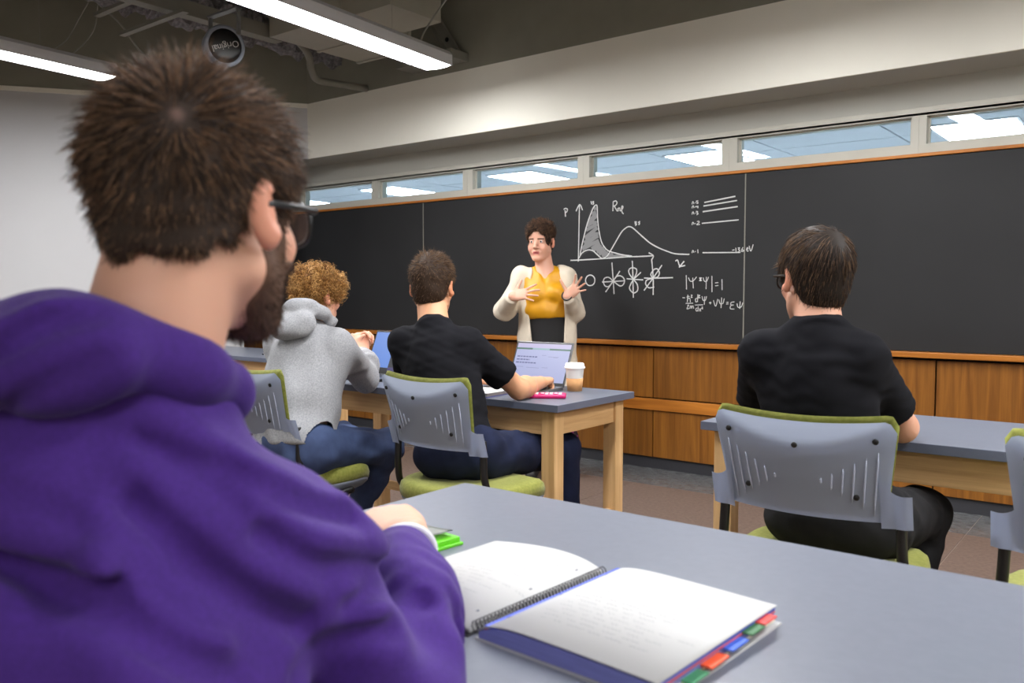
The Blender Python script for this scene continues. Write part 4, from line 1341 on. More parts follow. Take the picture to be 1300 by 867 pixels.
# ---------------------------------------------------------------- hair
def strands(roots, dirs, length, K, radius, H, bend, curl=0.0, turns=2.0, taper=0.25, seed=1):
    """roots, dirs (N,3) local; bend(points, dirs, i) -> new dirs; returns world verts, quads"""
    r = np.random.default_rng(seed)
    N = len(roots)
    L = length / (K - 1)
    P = [roots.copy()]
    d = dirs.copy()
    for i in range(1, K):
        d = bend(P[-1], d, i)
        d = d / (np.linalg.norm(d, axis=1)[:, None] + 1e-9)
        P.append(P[-1] + d * L[:, None])
    P = np.stack(P, 1)
    T = np.gradient(P, axis=1); T /= np.linalg.norm(T, axis=2)[:, :, None] + 1e-9
    ref = r.normal(size=(N, 1, 3))
    a = np.cross(T, ref); a /= np.linalg.norm(a, axis=2)[:, :, None] + 1e-9
    b = np.cross(T, a)
    if curl:
        ph = r.random(N)[:, None] * 6.28; s = np.linspace(0, 1, K)[None]
        tt = turns * (0.7 + 0.6 * r.random(N))[:, None]
        cr = curl * np.minimum(1, s * 3) * (0.6 + 0.8 * r.random(N))[:, None]
        P = P + a * (cr * np.cos(6.28 * tt * s + ph))[:, :, None] + b * (cr * np.sin(6.28 * tt * s + ph))[:, :, None]
    rr = radius * (1 - (1 - taper) * np.linspace(0, 1, K) ** 1.5)
    ring = []
    for k in range(3):
        an = 2 * PI * k / 3
        ring.append(P + (a * math.cos(an) + b * math.sin(an)) * rr[None, :, None])
    V = np.stack(ring, 2).reshape(-1, 3)
    base = (np.arange(N) * K * 3)[:, None, None]
    i = np.arange(K - 1)[None, :, None] * 3
    k = np.arange(3)[None, None, :]; k2 = (k + 1) % 3
    Q = np.stack([base + i + k, base + i + k2, base + i + 3 + k2, base + i + 3 + k], -1).reshape(-1, 4)
    return H.wld(V), Q

def hair_object(parent, base, H, cap, lo, hi, n, length, direction, bend, radius, K, cols, curl=0.0, turns=2.0, seed=1, h=0.004, name='hair', mask=None, cap_col=None, material='hair', bald=None):
    V, Q = surface(cap, lo, hi, h)
    r = np.random.default_rng(seed)
    N = grad(cap, V)
    pick = np.arange(len(V))
    if mask is not None:
        pick = pick[mask(V)]
    sel = r.choice(pick, n, replace=True)
    if bald is not None:
        keep = np.linalg.norm(V[pick] - np.array(bald[0]), axis=1)
        pr = np.clip((keep - bald[1] * 0.3) / bald[1], 0.04, 1); sel = r.choice(pick, n, replace=True, p=pr / pr.sum())
    roots = V[sel] + r.normal(size=(n, 3)) * h * 0.4 - N[sel] * 0.004
    d = direction(V[sel], N[sel], r)
    Ls = length(V[sel], r)
    SV, SQ = strands(roots, d, Ls, K, radius, H, bend, curl, turns, seed=seed)
    c0 = np.array([lin(c) for c in cols])
    pickc = r.integers(0, len(cols), n)
    sc = np.repeat(c0[pickc] * (0.75 + 0.5 * r.random(n))[:, None], K * 3, 0)
    cc = np.array(lin(cap_col or cols[0]))[None].repeat(len(V), 0)
    if bald is not None:
        wb = np.clip(1.3 - np.linalg.norm(V - np.array(bald[0]), axis=1) / bald[1], 0, 1)[:, None]
        cc = cc * (1 - wb) + np.array(lin(bald[2])) * wb
    W = np.concatenate([H.wld(V), SV]); Cc = np.concatenate([cc, sc])
    F_ = np.concatenate([Q, SQ + len(V)])
    me = np_mesh(name, W - A3(base), F_, Cc)
    return link(name, me, M[material], parent)

M['hair'] = attr_mat('hair_fibre', 0.62, 0.2)
M['skin'] = attr_mat('skin', 0.5, 0.35, sss=0.12, bump=0.06, bscale=500)
M['eye_white'] = mat('eye_white', (225, 222, 218), 0.2)
M['iris'] = mat('iris', (60, 48, 40), 0.15)
M['specs'] = mat('spectacle_frame', (16, 16, 18), 0.3)
M['purple'] = mat('purple_fleece', (53, 19, 104), 0.92, rgb2=(61, 25, 116), vscale=160, bump=0.35, bscale=700, sheen=0.06)
M['grey_fleece'] = mat('grey_marl_fleece', (138, 139, 142), 0.95, rgb2=(164, 165, 168), vscale=180, bump=0.3, bscale=700, sheen=0.1)
M['black_cotton'] = mat('black_cotton', (23, 23, 27), 0.9, bump=0.25, bscale=800, spec=0.12)
M['denim'] = mat('blue_denim', (38, 50, 84), 0.85, rgb2=(72, 90, 130), vscale=9, bump=0.4, bscale=900)
M['dark_denim'] = mat('dark_denim', (19, 24, 44), 0.9, spec=0.2, rgb2=(33, 40, 68), vscale=10, bump=0.4, bscale=900)
M['black_denim'] = mat('black_denim', (22, 22, 24), 0.9, spec=0.15, rgb2=(40, 40, 42), vscale=10, bump=0.4, bscale=900)
M['cream_knit'] = mat('cream_knit', (214, 202, 182), 0.95, var=0.03, vscale=40, bump=0.5, bscale=350, sheen=0.1)
M['mustard'] = mat('mustard_satin', (206, 146, 6), 0.5, var=0.05, vscale=12, bump=0.08, bscale=200)
M['shoe'] = mat('dark_shoe', (30, 28, 28), 0.6)
M['white_band'] = mat('white_band', (220, 218, 226), 0.8)
# skirt: black with a magenta patterned hem
m_, nt, b_ = new_mat('patterned_skirt')
tc = nt.nodes.new('ShaderNodeTexCoord'); sp_ = nt.nodes.new('ShaderNodeSeparateXYZ')
nt.links.new(tc.outputs['Object'], sp_.inputs[0])
vo = nt.nodes.new('ShaderNodeTexVoronoi'); vo.inputs['Scale'].default_value = 42
nt.links.new(tc.outputs['Object'], vo.inputs['Vector'])
r1 = nt.nodes.new('ShaderNodeValToRGB'); r1.color_ramp.interpolation = 'CONSTANT'
r1.color_ramp.elements[0].color = (*lin((120, 30, 84)), 1); r1.color_ramp.elements[1].position = 0.35; r1.color_ramp.elements[1].color = (*lin((30, 12, 26)), 1)
nt.links.new(vo.outputs['Distance'], r1.inputs['Fac'])
r2 = nt.nodes.new('ShaderNodeValToRGB'); r2.color_ramp.interpolation = 'CONSTANT'
r2.color_ramp.elements[0].color = (*lin((120, 84, 34)), 1); r2.color_ramp.elements[1].position = 0.2; r2.color_ramp.elements[1].color = (*lin((20, 18, 18)), 1)
nt.links.new(vo.outputs['Distance'], r2.inputs['Fac'])
def step(z):
    mm = nt.nodes.new('ShaderNodeMath'); mm.operation = 'LESS_THAN'; mm.inputs[1].default_value = z
    nt.links.new(sp_.outputs['Z'], mm.inputs[0]); return mm.outputs[0]
mx1 = nt.nodes.new('ShaderNodeMix'); mx1.data_type = 'RGBA'; mx1.inputs[6].default_value = (*lin((21, 20, 21)), 1)
nt.links.new(step(0.74), mx1.inputs[0]); nt.links.new(r2.outputs[0], mx1.inputs[7])
mx2 = nt.nodes.new('ShaderNodeMix'); mx2.data_type = 'RGBA'
nt.links.new(step(0.655), mx2.inputs[0]); nt.links.new(mx1.outputs[2], mx2.inputs[6]); nt.links.new(r1.outputs[0], mx2.inputs[7])
nt.links.new(mx2.outputs[2], b_.inputs['Base Color'])
b_.inputs['Roughness'].default_value = 0.8
M['skirt'] = m_

def bounds(pts, pad):
    P = np.array(pts, float)
    return P.min(0) - pad, P.max(0) + pad

class Person:
    def __init__(s, label, base, J, H, skin, group='seated students'):
        s.root = thing('person', label, 'person', base, 0, group)
        s.base = base; s.J = {k: np.array(v, float) for k, v in J.items()}; s.H = H; s.skin = skin
        J = s.J
        s.u = unit(J['neck'] - J['pel'])
        r = J['shR'] - J['shL']; s.r = unit(r - s.u * (r @ s.u)); s.f = np.cross(s.u, s.r)
        s.ax = [s.r, s.f, s.u]
        s.w = np.linalg.norm(J['shR'] - J['shL']) / 2
    def torso(s, S, off, bulk=1.0, k=0.045):
        J = s.J; L = J['neck'] - J['pel']; n = np.linalg.norm(L)
        mid = (J['shR'] + J['shL']) / 2
        S.add(ell(J['pel'] + L * 0.66 + (mid - (J['pel'] + L * 0.86)) * 0.5, (s.w * 0.93 + off, 0.105 * bulk + off, n * 0.36 + off), s.ax), 0)
        S.add(ell(J['pel'] + L * 0.30 + s.f * 0.012, (0.135 * bulk + off, 0.108 * bulk + off, n * 0.34 + off), s.ax), k)
        S.add(ell(J['pel'] + s.u * 0.01, (0.150 * bulk + off, 0.110 * bulk + off, 0.105 + off), s.ax), k)
        for q in ('shR', 'shL'):
            S.add(cone(J['neck'] - s.u * 0.030, J[q] - s.u * 0.006, 0.036 + off, 0.040 + off), k)
            S.add(cone(J[q], J['pel'] + L * 0.55 + (J[q] - J['neck']) * 0.55, 0.040 + off, 0.06 + off), k)
        return S
    def arm(s, S, sd, r=(0.049, 0.040, 0.042, 0.027), off=0.0):
        J = s.J; a, b, c = J['sh' + sd], J['el' + sd], J['wr' + sd]
        S.add(cone(a, b, r[0] + off, r[1] + off), 0.035)
        S.add(cone(b, b + (c - b) * 0.3, r[1] + off, r[2] + off), 0.02)
        S.add(cone(b + (c - b) * 0.3, c, r[2] + off, r[3] + off), 0.02)
        return S
    def legs(s, S, off=0.0):
        J = s.J
        for sd in 'RL':
            S.add(cone(J['hip' + sd], J['kn' + sd], 0.080 + off, 0.056 + off), 0.04)
            S.add(cone(J['kn' + sd], J['an' + sd], 0.056 + off * 1.1, 0.037 + off * 1.3), 0.03)
        return S
    def feet(s, S, off=0.0):
        J = s.J
        for sd in 'RL':
            d = J['toe' + sd] - J['an' + sd]
            heel = J['an' + sd] * 1.0; heel[2] = 0.045
            S.add(cone(J['an' + sd], heel, 0.034 + off, 0.036 + off), 0.02)
            S.add(cone(heel, J['toe' + sd], 0.036 + off, 0.028 + off), 0.02)
        return S
    def body(s, hands, local, h=0.005, extra=None, col=None, neck_r=(0.060, 0.055), nape_at=(0, -0.012, -0.045)):
        J = s.J; S = Shape()
        s.torso(S, -0.012)
        hb = s.H.wld([nape_at])[0]
        S.add(cone(J['neck'] - s.u * 0.03, hb, neck_r[0], neck_r[1]), 0.03)
        s.arm(S, 'R'); s.arm(S, 'L')
        s.legs(S); s.feet(S, -0.006)
        for hd in hands:
            S.add(hd, 0.014)
        S.add(head_shape(s.H, local), 0.018)
        if extra:
            extra(S)
        lo, hi = bounds(list(J.values()) + [s.H.c], 0.21)
        lo[2] = max(lo[2], -0.01)
        V, Q = surface(S, lo, hi, h)
        C = np.array(lin(s.skin))[None].repeat(len(V), 0)
        q = s.H.loc(V)
        near = np.linalg.norm(q, axis=1) < 0.16
        if near.any():
            lip = near & (np.abs(q[:, 0]) < 0.021) & (np.abs(q[:, 2] + 0.0655) < 0.0105) & (q[:, 1] > 0.083)
            C[lip] = np.array(lin((176, 92, 86)))
            ch = near & (np.abs(np.abs(q[:, 0]) - 0.045) < 0.02) & (np.abs(q[:, 2] + 0.03) < 0.02) & (q[:, 1] > 0.03)
            C[ch] *= np.array([1.0, 0.93, 0.92])
            er = near & (np.abs(q[:, 0]) > 0.0755) & (np.abs(q[:, 2]) < 0.04)
            C[er] *= np.array([1.0, 0.80, 0.76])
        if col:
            col(V, q, C)
        o = link('body', np_mesh('body', V - A3(s.base), Q, C), M['skin'], s.root)
        return o
    def cloth(s, name, S, mat_, pts, h=0.006, pad=0.12):
        lo, hi = bounds(pts, pad)
        lo[2] = max(lo[2], -0.01)
        V, Q = surface(S, lo, hi, h)
        return link(name, np_mesh(name, V - A3(s.base), Q), M[mat_], s.root)
    def pants(s, mat_, off=0.012, seed=1, h=0.0065, waist=0.07, amp=0.0035):
        J = s.J; S = Shape()
        S.add(ell(J['pel'], (0.155 + off, 0.112 + off, 0.098 + off), s.ax), 0)
        S.cut(plane(J['pel'] + s.u * waist, s.u), 0.006)
        s.legs(S, off)
        for sd in 'RL':
            d = unit(J['an' + sd] - J['kn' + sd])
            S.add(cone(J['an' + sd] - d * 0.06, J['an' + sd] + d * 0.005, 0.052, 0.056), 0.02)
        S.disp(folds(amp, 55, seed))
        return s.cloth('trousers', S, mat_, [J[k] for k in ('pel', 'hipR', 'hipL', 'knR', 'knL', 'anR', 'anL')], h, 0.2)
    def shoes(s):
        J = s.J
        for sd in 'RL':
            S = Shape(); heel = J['an' + sd] * 1.0; heel[2] = 0.048
            S.add(cone(J['an' + sd], heel, 0.042, 0.044), 0.02); S.add(cone(heel, J['toe' + sd], 0.046, 0.036), 0.02)
            S.cut(plane((0, 0, 0.001), (0, 0, -1)), 0.003)
            S.cut(plane(J['an' + sd] + np.array([0, 0, 0.03]), (0, 0, 1)), 0.003)
            s.cloth('shoe', S, 'shoe', [J['an' + sd], J['toe' + sd], heel], 0.008, 0.08)
    def tee(s, mat_, seed, sleeve=0.62, bulk=1.02, amp=0.0035, h=0.006, hem=-0.06, collar=0.066, flare=0.064):
        J = s.J; S = Shape()
        s.torso(S, 0.006, bulk)
        for sd in 'RL':
            a, b = J['sh' + sd], J['el' + sd]
            e = a + (b - a) * sleeve
            sl = Shape(); sl.add(cone(a, e + (b - a) * 0.1, 0.056, flare), 0); sl.cut(plane(e, b - a), 0.006)
            S.add(sl, 0.04)
        nb = J['neck'] - s.u * 0.012
        S.add(cone(J['neck'] - s.u * 0.090, J['neck'] - s.u * 0.038, 0.085, 0.062), 0.03)
        up = unit(s.H.wld([[0, -0.012, -0.045]])[0] - nb)
        rim = Shape()
        t1 = unit(np.cross(up, s.f)); t2 = np.cross(t1, up)
        ring = [J['neck'] - s.u * 0.020 + (t1 * math.cos(a) + t2 * math.sin(a)) * (collar - 0.0045) - up * 0.012 * max(0, math.sin(a) * 1.0) for a in np.linspace(0, 2 * PI, 25)]
        chain(rim, ring, [0.0055] * 25, 0)
        S.disp(folds(amp * 0.5, 30, seed, (1, 1, 1.2)))
        S.disp(folds(amp * 0.42, 105, seed + 1, (0.5, 0.5, 1.6)))
        S.add(rim, 0.008)
        S.cut(plane(J['pel'] + s.u * hem, -s.u), 0.008)
        return s.cloth('t_shirt', S, mat_, [J[k] for k in ('pel', 'neck', 'shR', 'shL')] + [J['elR'], J['elL']], h, 0.14)
    def glasses(s, mat_frame='specs', sides=(-1, 1)):
        H = s.H
        bm = bmesh.new()
        for sx in (-1, 1):
            ring = [(sx * 0.034 + 0.029 * math.copysign(abs(math.cos(a)) ** 0.8, math.cos(a)), 0.1035 - 0.010 * (abs(math.cos(a)) if math.cos(a) * sx > 0 else 0), -0.002 + 0.023 * math.copysign(abs(math.sin(a)) ** 0.8, math.sin(a))) for a in np.linspace(0, 2 * PI, 28)[:-1]]
            add_tube(bm, H.wld(ring) - A3(s.base), 0.0026 * H.s, 6, True)
            add_tube(bm, H.wld([(sx * 0.061, 0.096, 0.010), (sx * 0.0735, 0.088, 0.011), (sx * 0.0785, 0.03, 0.011), (sx * 0.0805, 0.0, 0.010), (sx * 0.080, -0.012, 0.008)]) - A3(s.base), 0.0034 * H.s, 6)
        add_tube(bm, H.wld([(-0.008, 0.106, 0.006), (0, 0.110, 0.008), (0.008, 0.106, 0.006)]) - A3(s.base), 0.002 * H.s, 6)
        bmesh.ops.recalc_face_normals(bm, faces=bm.faces)
        g = link('glasses', bm_mesh(bm, 'glasses', True), M[mat_frame], s.root)
        for sx in (-1, 1):
            bm = bmesh.new()
            pts = [(sx * 0.034 + 0.028 * math.copysign(abs(math.cos(a)) ** 0.8, math.cos(a)), 0.1035 - 0.010 * (abs(math.cos(a)) if math.cos(a) * sx > 0 else 0), -0.002 + 0.022 * math.copysign(abs(math.sin(a)) ** 0.8, math.sin(a))) for a in np.linspace(0, 2 * PI, 28)[:-1]]
            bm.faces.new([bm.verts.new(v) for v in H.wld(pts) - A3(s.base)])
            bmesh.ops.solidify(bm, geom=bm.faces[:], thickness=0.0012)
            link('lens', bm_mesh(bm, 'lens'), M['lens'], g)
    def eyes(s):
        for sx in (-1, 1):
            bm = bmesh.new()
            bmesh.ops.create_uvsphere(bm, u_segments=24, v_segments=16, radius=0.0108)
            bm.transform(Matrix.Rotation(-PI / 2, 4, 'X'))
            me = bm_mesh(bm, 'eye', True)
            me.materials.append(M['eye_white']); me.materials.append(M['iris'])
            for p in me.polygons:
                p.material_index = 1 if p.center.y > 0.0089 else 0
            co = np.empty(len(me.vertices) * 3, f32); me.vertices.foreach_get('co', co)
            co = s.H.wld(co.reshape(-1, 3) + A3((sx * 0.032, 0.0812, 0.0055))) - A3(s.base)
            me.vertices.foreach_set('co', co.ravel().astype(f32))
            link('eye', me, None, s.root)

def seated_legs(pel, r, f, kn, an, toe):
    return dict(hipR=np.array(pel) + np.array(r) * 0.085, hipL=np.array(pel) - np.array(r) * 0.085, **kn, **an, **toe)

def gravity_bend(g, outward=0.0, centre=(0, -0.01, 0.03), jitter=0.0, seed=3):
    r = np.random.default_rng(seed)
    c = np.array(centre)
    def bend(P, d, i):
        o = P - c; o /= np.linalg.norm(o, axis=1)[:, None]
        dn = d + np.array([0, 0, -1]) * g + o * outward
        if jitter:
            dn = dn + r.normal(size=P.shape) * jitter
        # stay outside the skull
        into = (dn * o).sum(1)
        dn = dn - o * np.minimum(into + 0.02, 0)[:, None]
        return dn
    return bend
def flow_from(whorl, lift=0.45, tang=0.9, rand=0.25, forward=0.0):
    w = np.array(whorl)
    def direction(V, N, r):
        t = V - w
        t = t - N * (t * N).sum(1)[:, None]
        t /= np.linalg.norm(t, axis=1)[:, None] + 1e-6
        d = N * lift + t * tang + np.array([0, forward, 0]) + r.normal(size=V.shape) * rand
        return d / np.linalg.norm(d, axis=1)[:, None]
    return direction
def scalp(thick, top=0.0, front=0.0, nape=-0.062, face=((0, 0.122, -0.035), (0.085, 0.085, 0.098)), side=0.0, ears=True, seed=1, amp=0.003, freq=90, ear_r=(0.03, 0.030, 0.045)):
    S = Shape()
    S.add(ell((0, -0.010, 0.040), (0.0745 + thick + side, 0.096 + thick, 0.082 + thick + top)), 0)
    S.add(ell((0, 0.045, 0.042), (0.056 + thick, 0.050 + thick + front, 0.062 + thick + top)), 0.03)
    S.add(ell((0, -0.050, -0.025), (0.056 + thick * 0.4, 0.045 + thick * 0.4, 0.06)), 0.03)
    if amp:
        S.disp(folds(amp, freq, seed))
    S.sub(ell(*face), 0.012)
    if ears:
        for sx in (-1, 1):
            S.sub(ell((sx * 0.088, 0.004, -0.012), ear_r), 0.008)
    pl = plane((0, -0.06, nape), (0, 0.25, -1)); wob = folds(0.004, 160, seed + 40)
    S.cut(lambda P: pl(P) + wob(P), 0.008)
    return S
HLO, HHI = (-0.14, -0.17, -0.13), (0.14, 0.15, 0.20)
# ================================================================= PEOPLE
# ---------- student with short brown hair at the laptop (black T-shirt)
def student_laptop():
    H = Head((-2.245, 2.365, 1.178), 27, -3, 0, 0.98)
    J = dict(pel=(-2.055, 2.285, 0.585), neck=(-2.195, 2.315, 1.055), shR=(-2.065, 2.36, 0.970), shL=(-2.305, 2.275, 0.970),
             elR=(-2.005, 2.60, 0.785), wrR=(-2.075, 2.835, 0.785), elL=(-2.50, 2.50, 0.79), wrL=(-2.36, 2.74, 0.79),
             hipR=(-1.985, 2.345, 0.565), hipL=(-2.145, 2.32, 0.565), knR=(-1.962, 2.85, 0.515), knL=(-2.21, 2.76, 0.52),
             anR=(-1.965, 2.87, 0.11), anL=(-2.22, 2.74, 0.11), toeR=(-1.965, 3.05, 0.035), toeL=(-2.23, 2.92, 0.035))
    p = Person('student with short brown hair and black T-shirt leaning over the silver laptop', (-2.0, 2.3, 0), J, H, (206, 152, 116))
    hR = hand_shape(J['wrR'], (-0.35, 0.93, 0.02), (0.1, 0, -1), 1, (0.95, 1.0, 1.05, 1.1), 0.04, 1.0, (0.8, 0.4, 0.5), 0.35)
    hL = hand_shape(J['wrL'], (0.3, 0.9, -0.05), (0, 0, -1), -1, 0.4, 0.1)
    p.body([hR, hL], head_local(), 0.005)
    p.tee('black_cotton', 21, 0.70, 1.0, 0.0035)
    p.pants('dark_denim', 0.013, 5)
    p.shoes()
    cap = scalp(0.009, 0.008, 0.004, nape=-0.058, seed=3, amp=0.0015)
    hair_object(p.root, p.base, H, cap, HLO, HHI, 5200, lambda V, r: (0.010 + 0.018 * np.clip((V[:, 2] - 0.02) / 0.1, 0, 1)) * (0.7 + 0.6 * r.random(len(V))),
                flow_from((0.0, -0.08, 0.10), 0.75, 0.7, 0.25, 0.1), gravity_bend(0.12), 0.0008, 4, [(58, 42, 30), (84, 62, 44), (112, 86, 60)], seed=4, cap_col=(52, 38, 28))
student_laptop()

# ---------- student with glasses at the right (black T-shirt)
def student_right():
    H = Head((-0.738, 2.225, 1.195), 44, 0, 0, 1.0)
    J = dict(pel=(-0.685, 2.235, 0.585), neck=(-0.715, 2.185, 1.09), shR=(-0.615, 2.215, 1.0), shL=(-0.858, 2.18, 1.0),
             elR=(-0.578, 2.485, 0.79), wrR=(-0.685, 2.70, 0.785), elL=(-0.975, 2.44, 0.80), wrL=(-0.83, 2.66, 0.785),
             hipR=(-0.59, 2.26, 0.565), hipL=(-0.755, 2.26, 0.565), knR=(-0.555, 2.66, 0.515), knL=(-0.80, 2.66, 0.52),
             anR=(-0.60, 2.56, 0.11), anL=(-0.80, 2.56, 0.11), toeR=(-0.59, 2.74, 0.035), toeL=(-0.81, 2.74, 0.035))
    p = Person('student with glasses and black T-shirt seen from behind at the right table', (-0.66, 2.2, 0), J, H, (208, 156, 130))
    hR = hand_shape(J['wrR'], (-0.72, 0.65, 0.0), (0, 0, -1), 1, 0.5, 0.08)
    hL = hand_shape(J['wrL'], (0.6, 0.75, 0.0), (0, 0, -1), -1, 0.5, 0.08)
    p.body([hR, hL], head_local(), 0.005)
    p.tee('black_cotton', 33, 0.74, 0.98, 0.0035)
    p.pants('black_denim', 0.016, 8)
    p.shoes()
    cap = scalp(0.010, 0.006, 0.012, nape=-0.076, seed=5, amp=0.002, freq=60)
    hair_object(p.root, p.base, H, cap, HLO, HHI, 6500, lambda V, r: (0.022 + 0.024 * np.clip((V[:, 2]) / 0.1, 0, 1)) * (0.7 + 0.5 * r.random(len(V))),
                flow_from((0.02, -0.075, 0.115), 0.14, 0.98, 0.13, 0.0), gravity_bend(0.16, 0.0), 0.0009, 6, [(44, 32, 25), (62, 46, 35), (100, 76, 54)], seed=6, cap_col=(34, 26, 20))
    p.glasses()
student_right()

# ---------- student in grey hoodie with curly blond hair
def hoodie_shape(p, off, bulk, seed, amp, freq=42, sleeve=(0.070, 0.062, 0.058, 0.046), arms='RL', hem=-0.07, pull=0.0):
    J = dict(p.J); S = Shape()
    for sd in arms:
        J['wr' + sd] = J['wr' + sd] - unit(J['wr' + sd] - J['el' + sd]) * pull
    p.torso(S, off, bulk)
    for sd in arms:
        a, b, c = J['sh' + sd], J['el' + sd], J['wr' + sd]
        S.add(cone(a, b, sleeve[0], sleeve[1]), 0.045)
        S.add(cone(b, b + (c - b) * 0.6, sleeve[1], sleeve[2]), 0.025)
        S.add(cone(b + (c - b) * 0.6, c - unit(c - b) * 0.03, sleeve[2], sleeve[3]), 0.025)
    S.disp(folds(amp, freq, seed))
    for sd in arms:
        b, c = J['el' + sd], J['wr' + sd]; d = unit(c - b)
        cf = Shape(); cf.add(cone(c - d * 0.06, c + d * 0.02, sleeve[3] - 0.006, sleeve[3] - 0.012), 0); cf.cut(plane(c - d * 0.002, d), 0.004)
        S.add(cf, 0.012)
        # sleeve gathers in rings above the cuff and at the elbow
        t1 = unit(np.cross(d, (0.3, 0.2, 1))); t2 = np.cross(d, t1)
        for q, rr in ((0.70, 0.93), (0.55, 1.0), (0.42, 1.02)):
            o = b + (c - b) * q
            R_ = (sleeve[2] + (sleeve[3] - sleeve[2]) * max(0, (q - 0.6) / 0.4)) * rr
            ring = [o + (t1 * math.cos(a) + t2 * math.sin(a)) * R_ + d * 0.012 * math.sin(2 * a + q * 9) for a in np.linspace(0, 2 * PI, 17)]
            chain(S, ring, [0.007] * 17, 0.016)
    S.cut(plane(J['pel'] + p.u * hem, -p.u), 0.01)
    return S

def student_hoodie():
    H = Head((-2.815, 2.27, 1.142), 0, -4, 0, 0.97)
    J = dict(pel=(-2.635, 2.0, 0.575), neck=(-2.765, 2.185, 1.025), shR=(-2.64, 2.235, 0.935), shL=(-2.915, 2.165, 0.935),
             elR=(-2.765, 2.485, 0.795), wrR=(-2.895, 2.585, 0.885), elL=(-3.06, 2.44, 0.80), wrL=(-2.98, 2.59, 0.885),
             hipR=(-2.565, 2.04, 0.56), hipL=(-2.72, 2.03, 0.56), knR=(-2.60, 2.46, 0.515), knL=(-2.86, 2.44, 0.52),
             anR=(-2.82, 2.43, 0.12), anL=(-2.95, 2.40, 0.12), toeR=(-2.86, 2.60, 0.035), toeL=(-3.0, 2.57, 0.035))
    p = Person('student with curly blond hair in a grey hoodie and blue jeans', (-2.65, 2.1, 0), J, H, (222, 168, 142))
    hR = hand_shape(J['wrR'], (-0.42, 0.35, 0.75), (-0.75, 0.1, -0.4), 1, (0.85, 0.9, 0.95, 0.95), 0.05, 0.95, (0.9, 0.3, 0.4), 0.3)
    hL = hand_shape(J['wrL'], (0.30, 0.40, 0.75), (0.75, 0.1, -0.4), -1, (0.7, 0.75, 0.8, 0.85), 0.05, 0.95, (0.9, 0.3, 0.4), 0.3)
    p.body([hR, hL], head_local(), 0.005)
    S = hoodie_shape(p, 0.018, 1.05, 12, 0.005, 40)
    nb = p.J['neck']; up = unit(H.wld([[0, -0.012, -0.045]])[0] - nb)
    S.sub(cone(nb + up * 0.03, nb + up * 0.25, 0.056, 0.075), 0.012)
    S.cut(plane(p.J['pel'] + p.u * -0.03, -p.u), 0.01)
    p.cloth('hoodie', S, 'grey_fleece', [p.J[k] for k in ('pel', 'neck', 'shR', 'shL', 'elR', 'elL', 'wrR', 'wrL')], 0.006, 0.13)
    # hood lying on the back and round the neck
    Hd = Shape(); arc = []
    for a in np.linspace(-2.45, 2.45, 19):
        arc.append(nb + p.u * (0.016 - 0.028 * (1 - math.cos(a)) / 2 * 1.5 + 0.030) + (p.r * math.sin(a) * 0.088 - p.f * math.cos(a) * 0.080) * 1.0)
    chain(Hd, arc, [0.018 + 0.016 * max(0, math.cos(a)) for a in np.linspace(-2.45, 2.45, 19)], 0.02)
    Hd.add(ell(nb - p.f * 0.105 - p.u * 0.045, (0.105, 0.042, 0.065), p.ax), 0.03)
    Hd.disp(folds(0.005, 60, 19))
    Hd.sub(cone(nb + up * 0.02, nb + up * 0.25, 0.058, 0.080), 0.012)
    p.cloth('hood', Hd, 'grey_fleece', [nb - p.f * 0.1, nb + p.f * 0.1], 0.005, 0.2)
    p.pants('denim', 0.014, 15, amp=0.005)
    p.shoes()
    cap = scalp(0.008, 0.004, 0.010, nape=-0.066, seed=8, amp=0.007, freq=110, side=0.006, ears=True, ear_r=(0.02, 0.02, 0.03), face=((0, 0.118, -0.045), (0.088, 0.092, 0.098)))
    hair_object(p.root, p.base, H, cap, HLO, HHI, 2600, lambda V, r: 0.024 + 0.018 * r.random(len(V)),
                flow_from((0.0, -0.06, 0.10), 0.8, 0.55, 0.5), gravity_bend(0.10, 0.05), 0.0016, 12, [(120, 82, 40), (164, 118, 62), (204, 160, 100)], curl=0.0095, turns=1.9, seed=9, cap_col=(110, 74, 36))
student_hoodie()

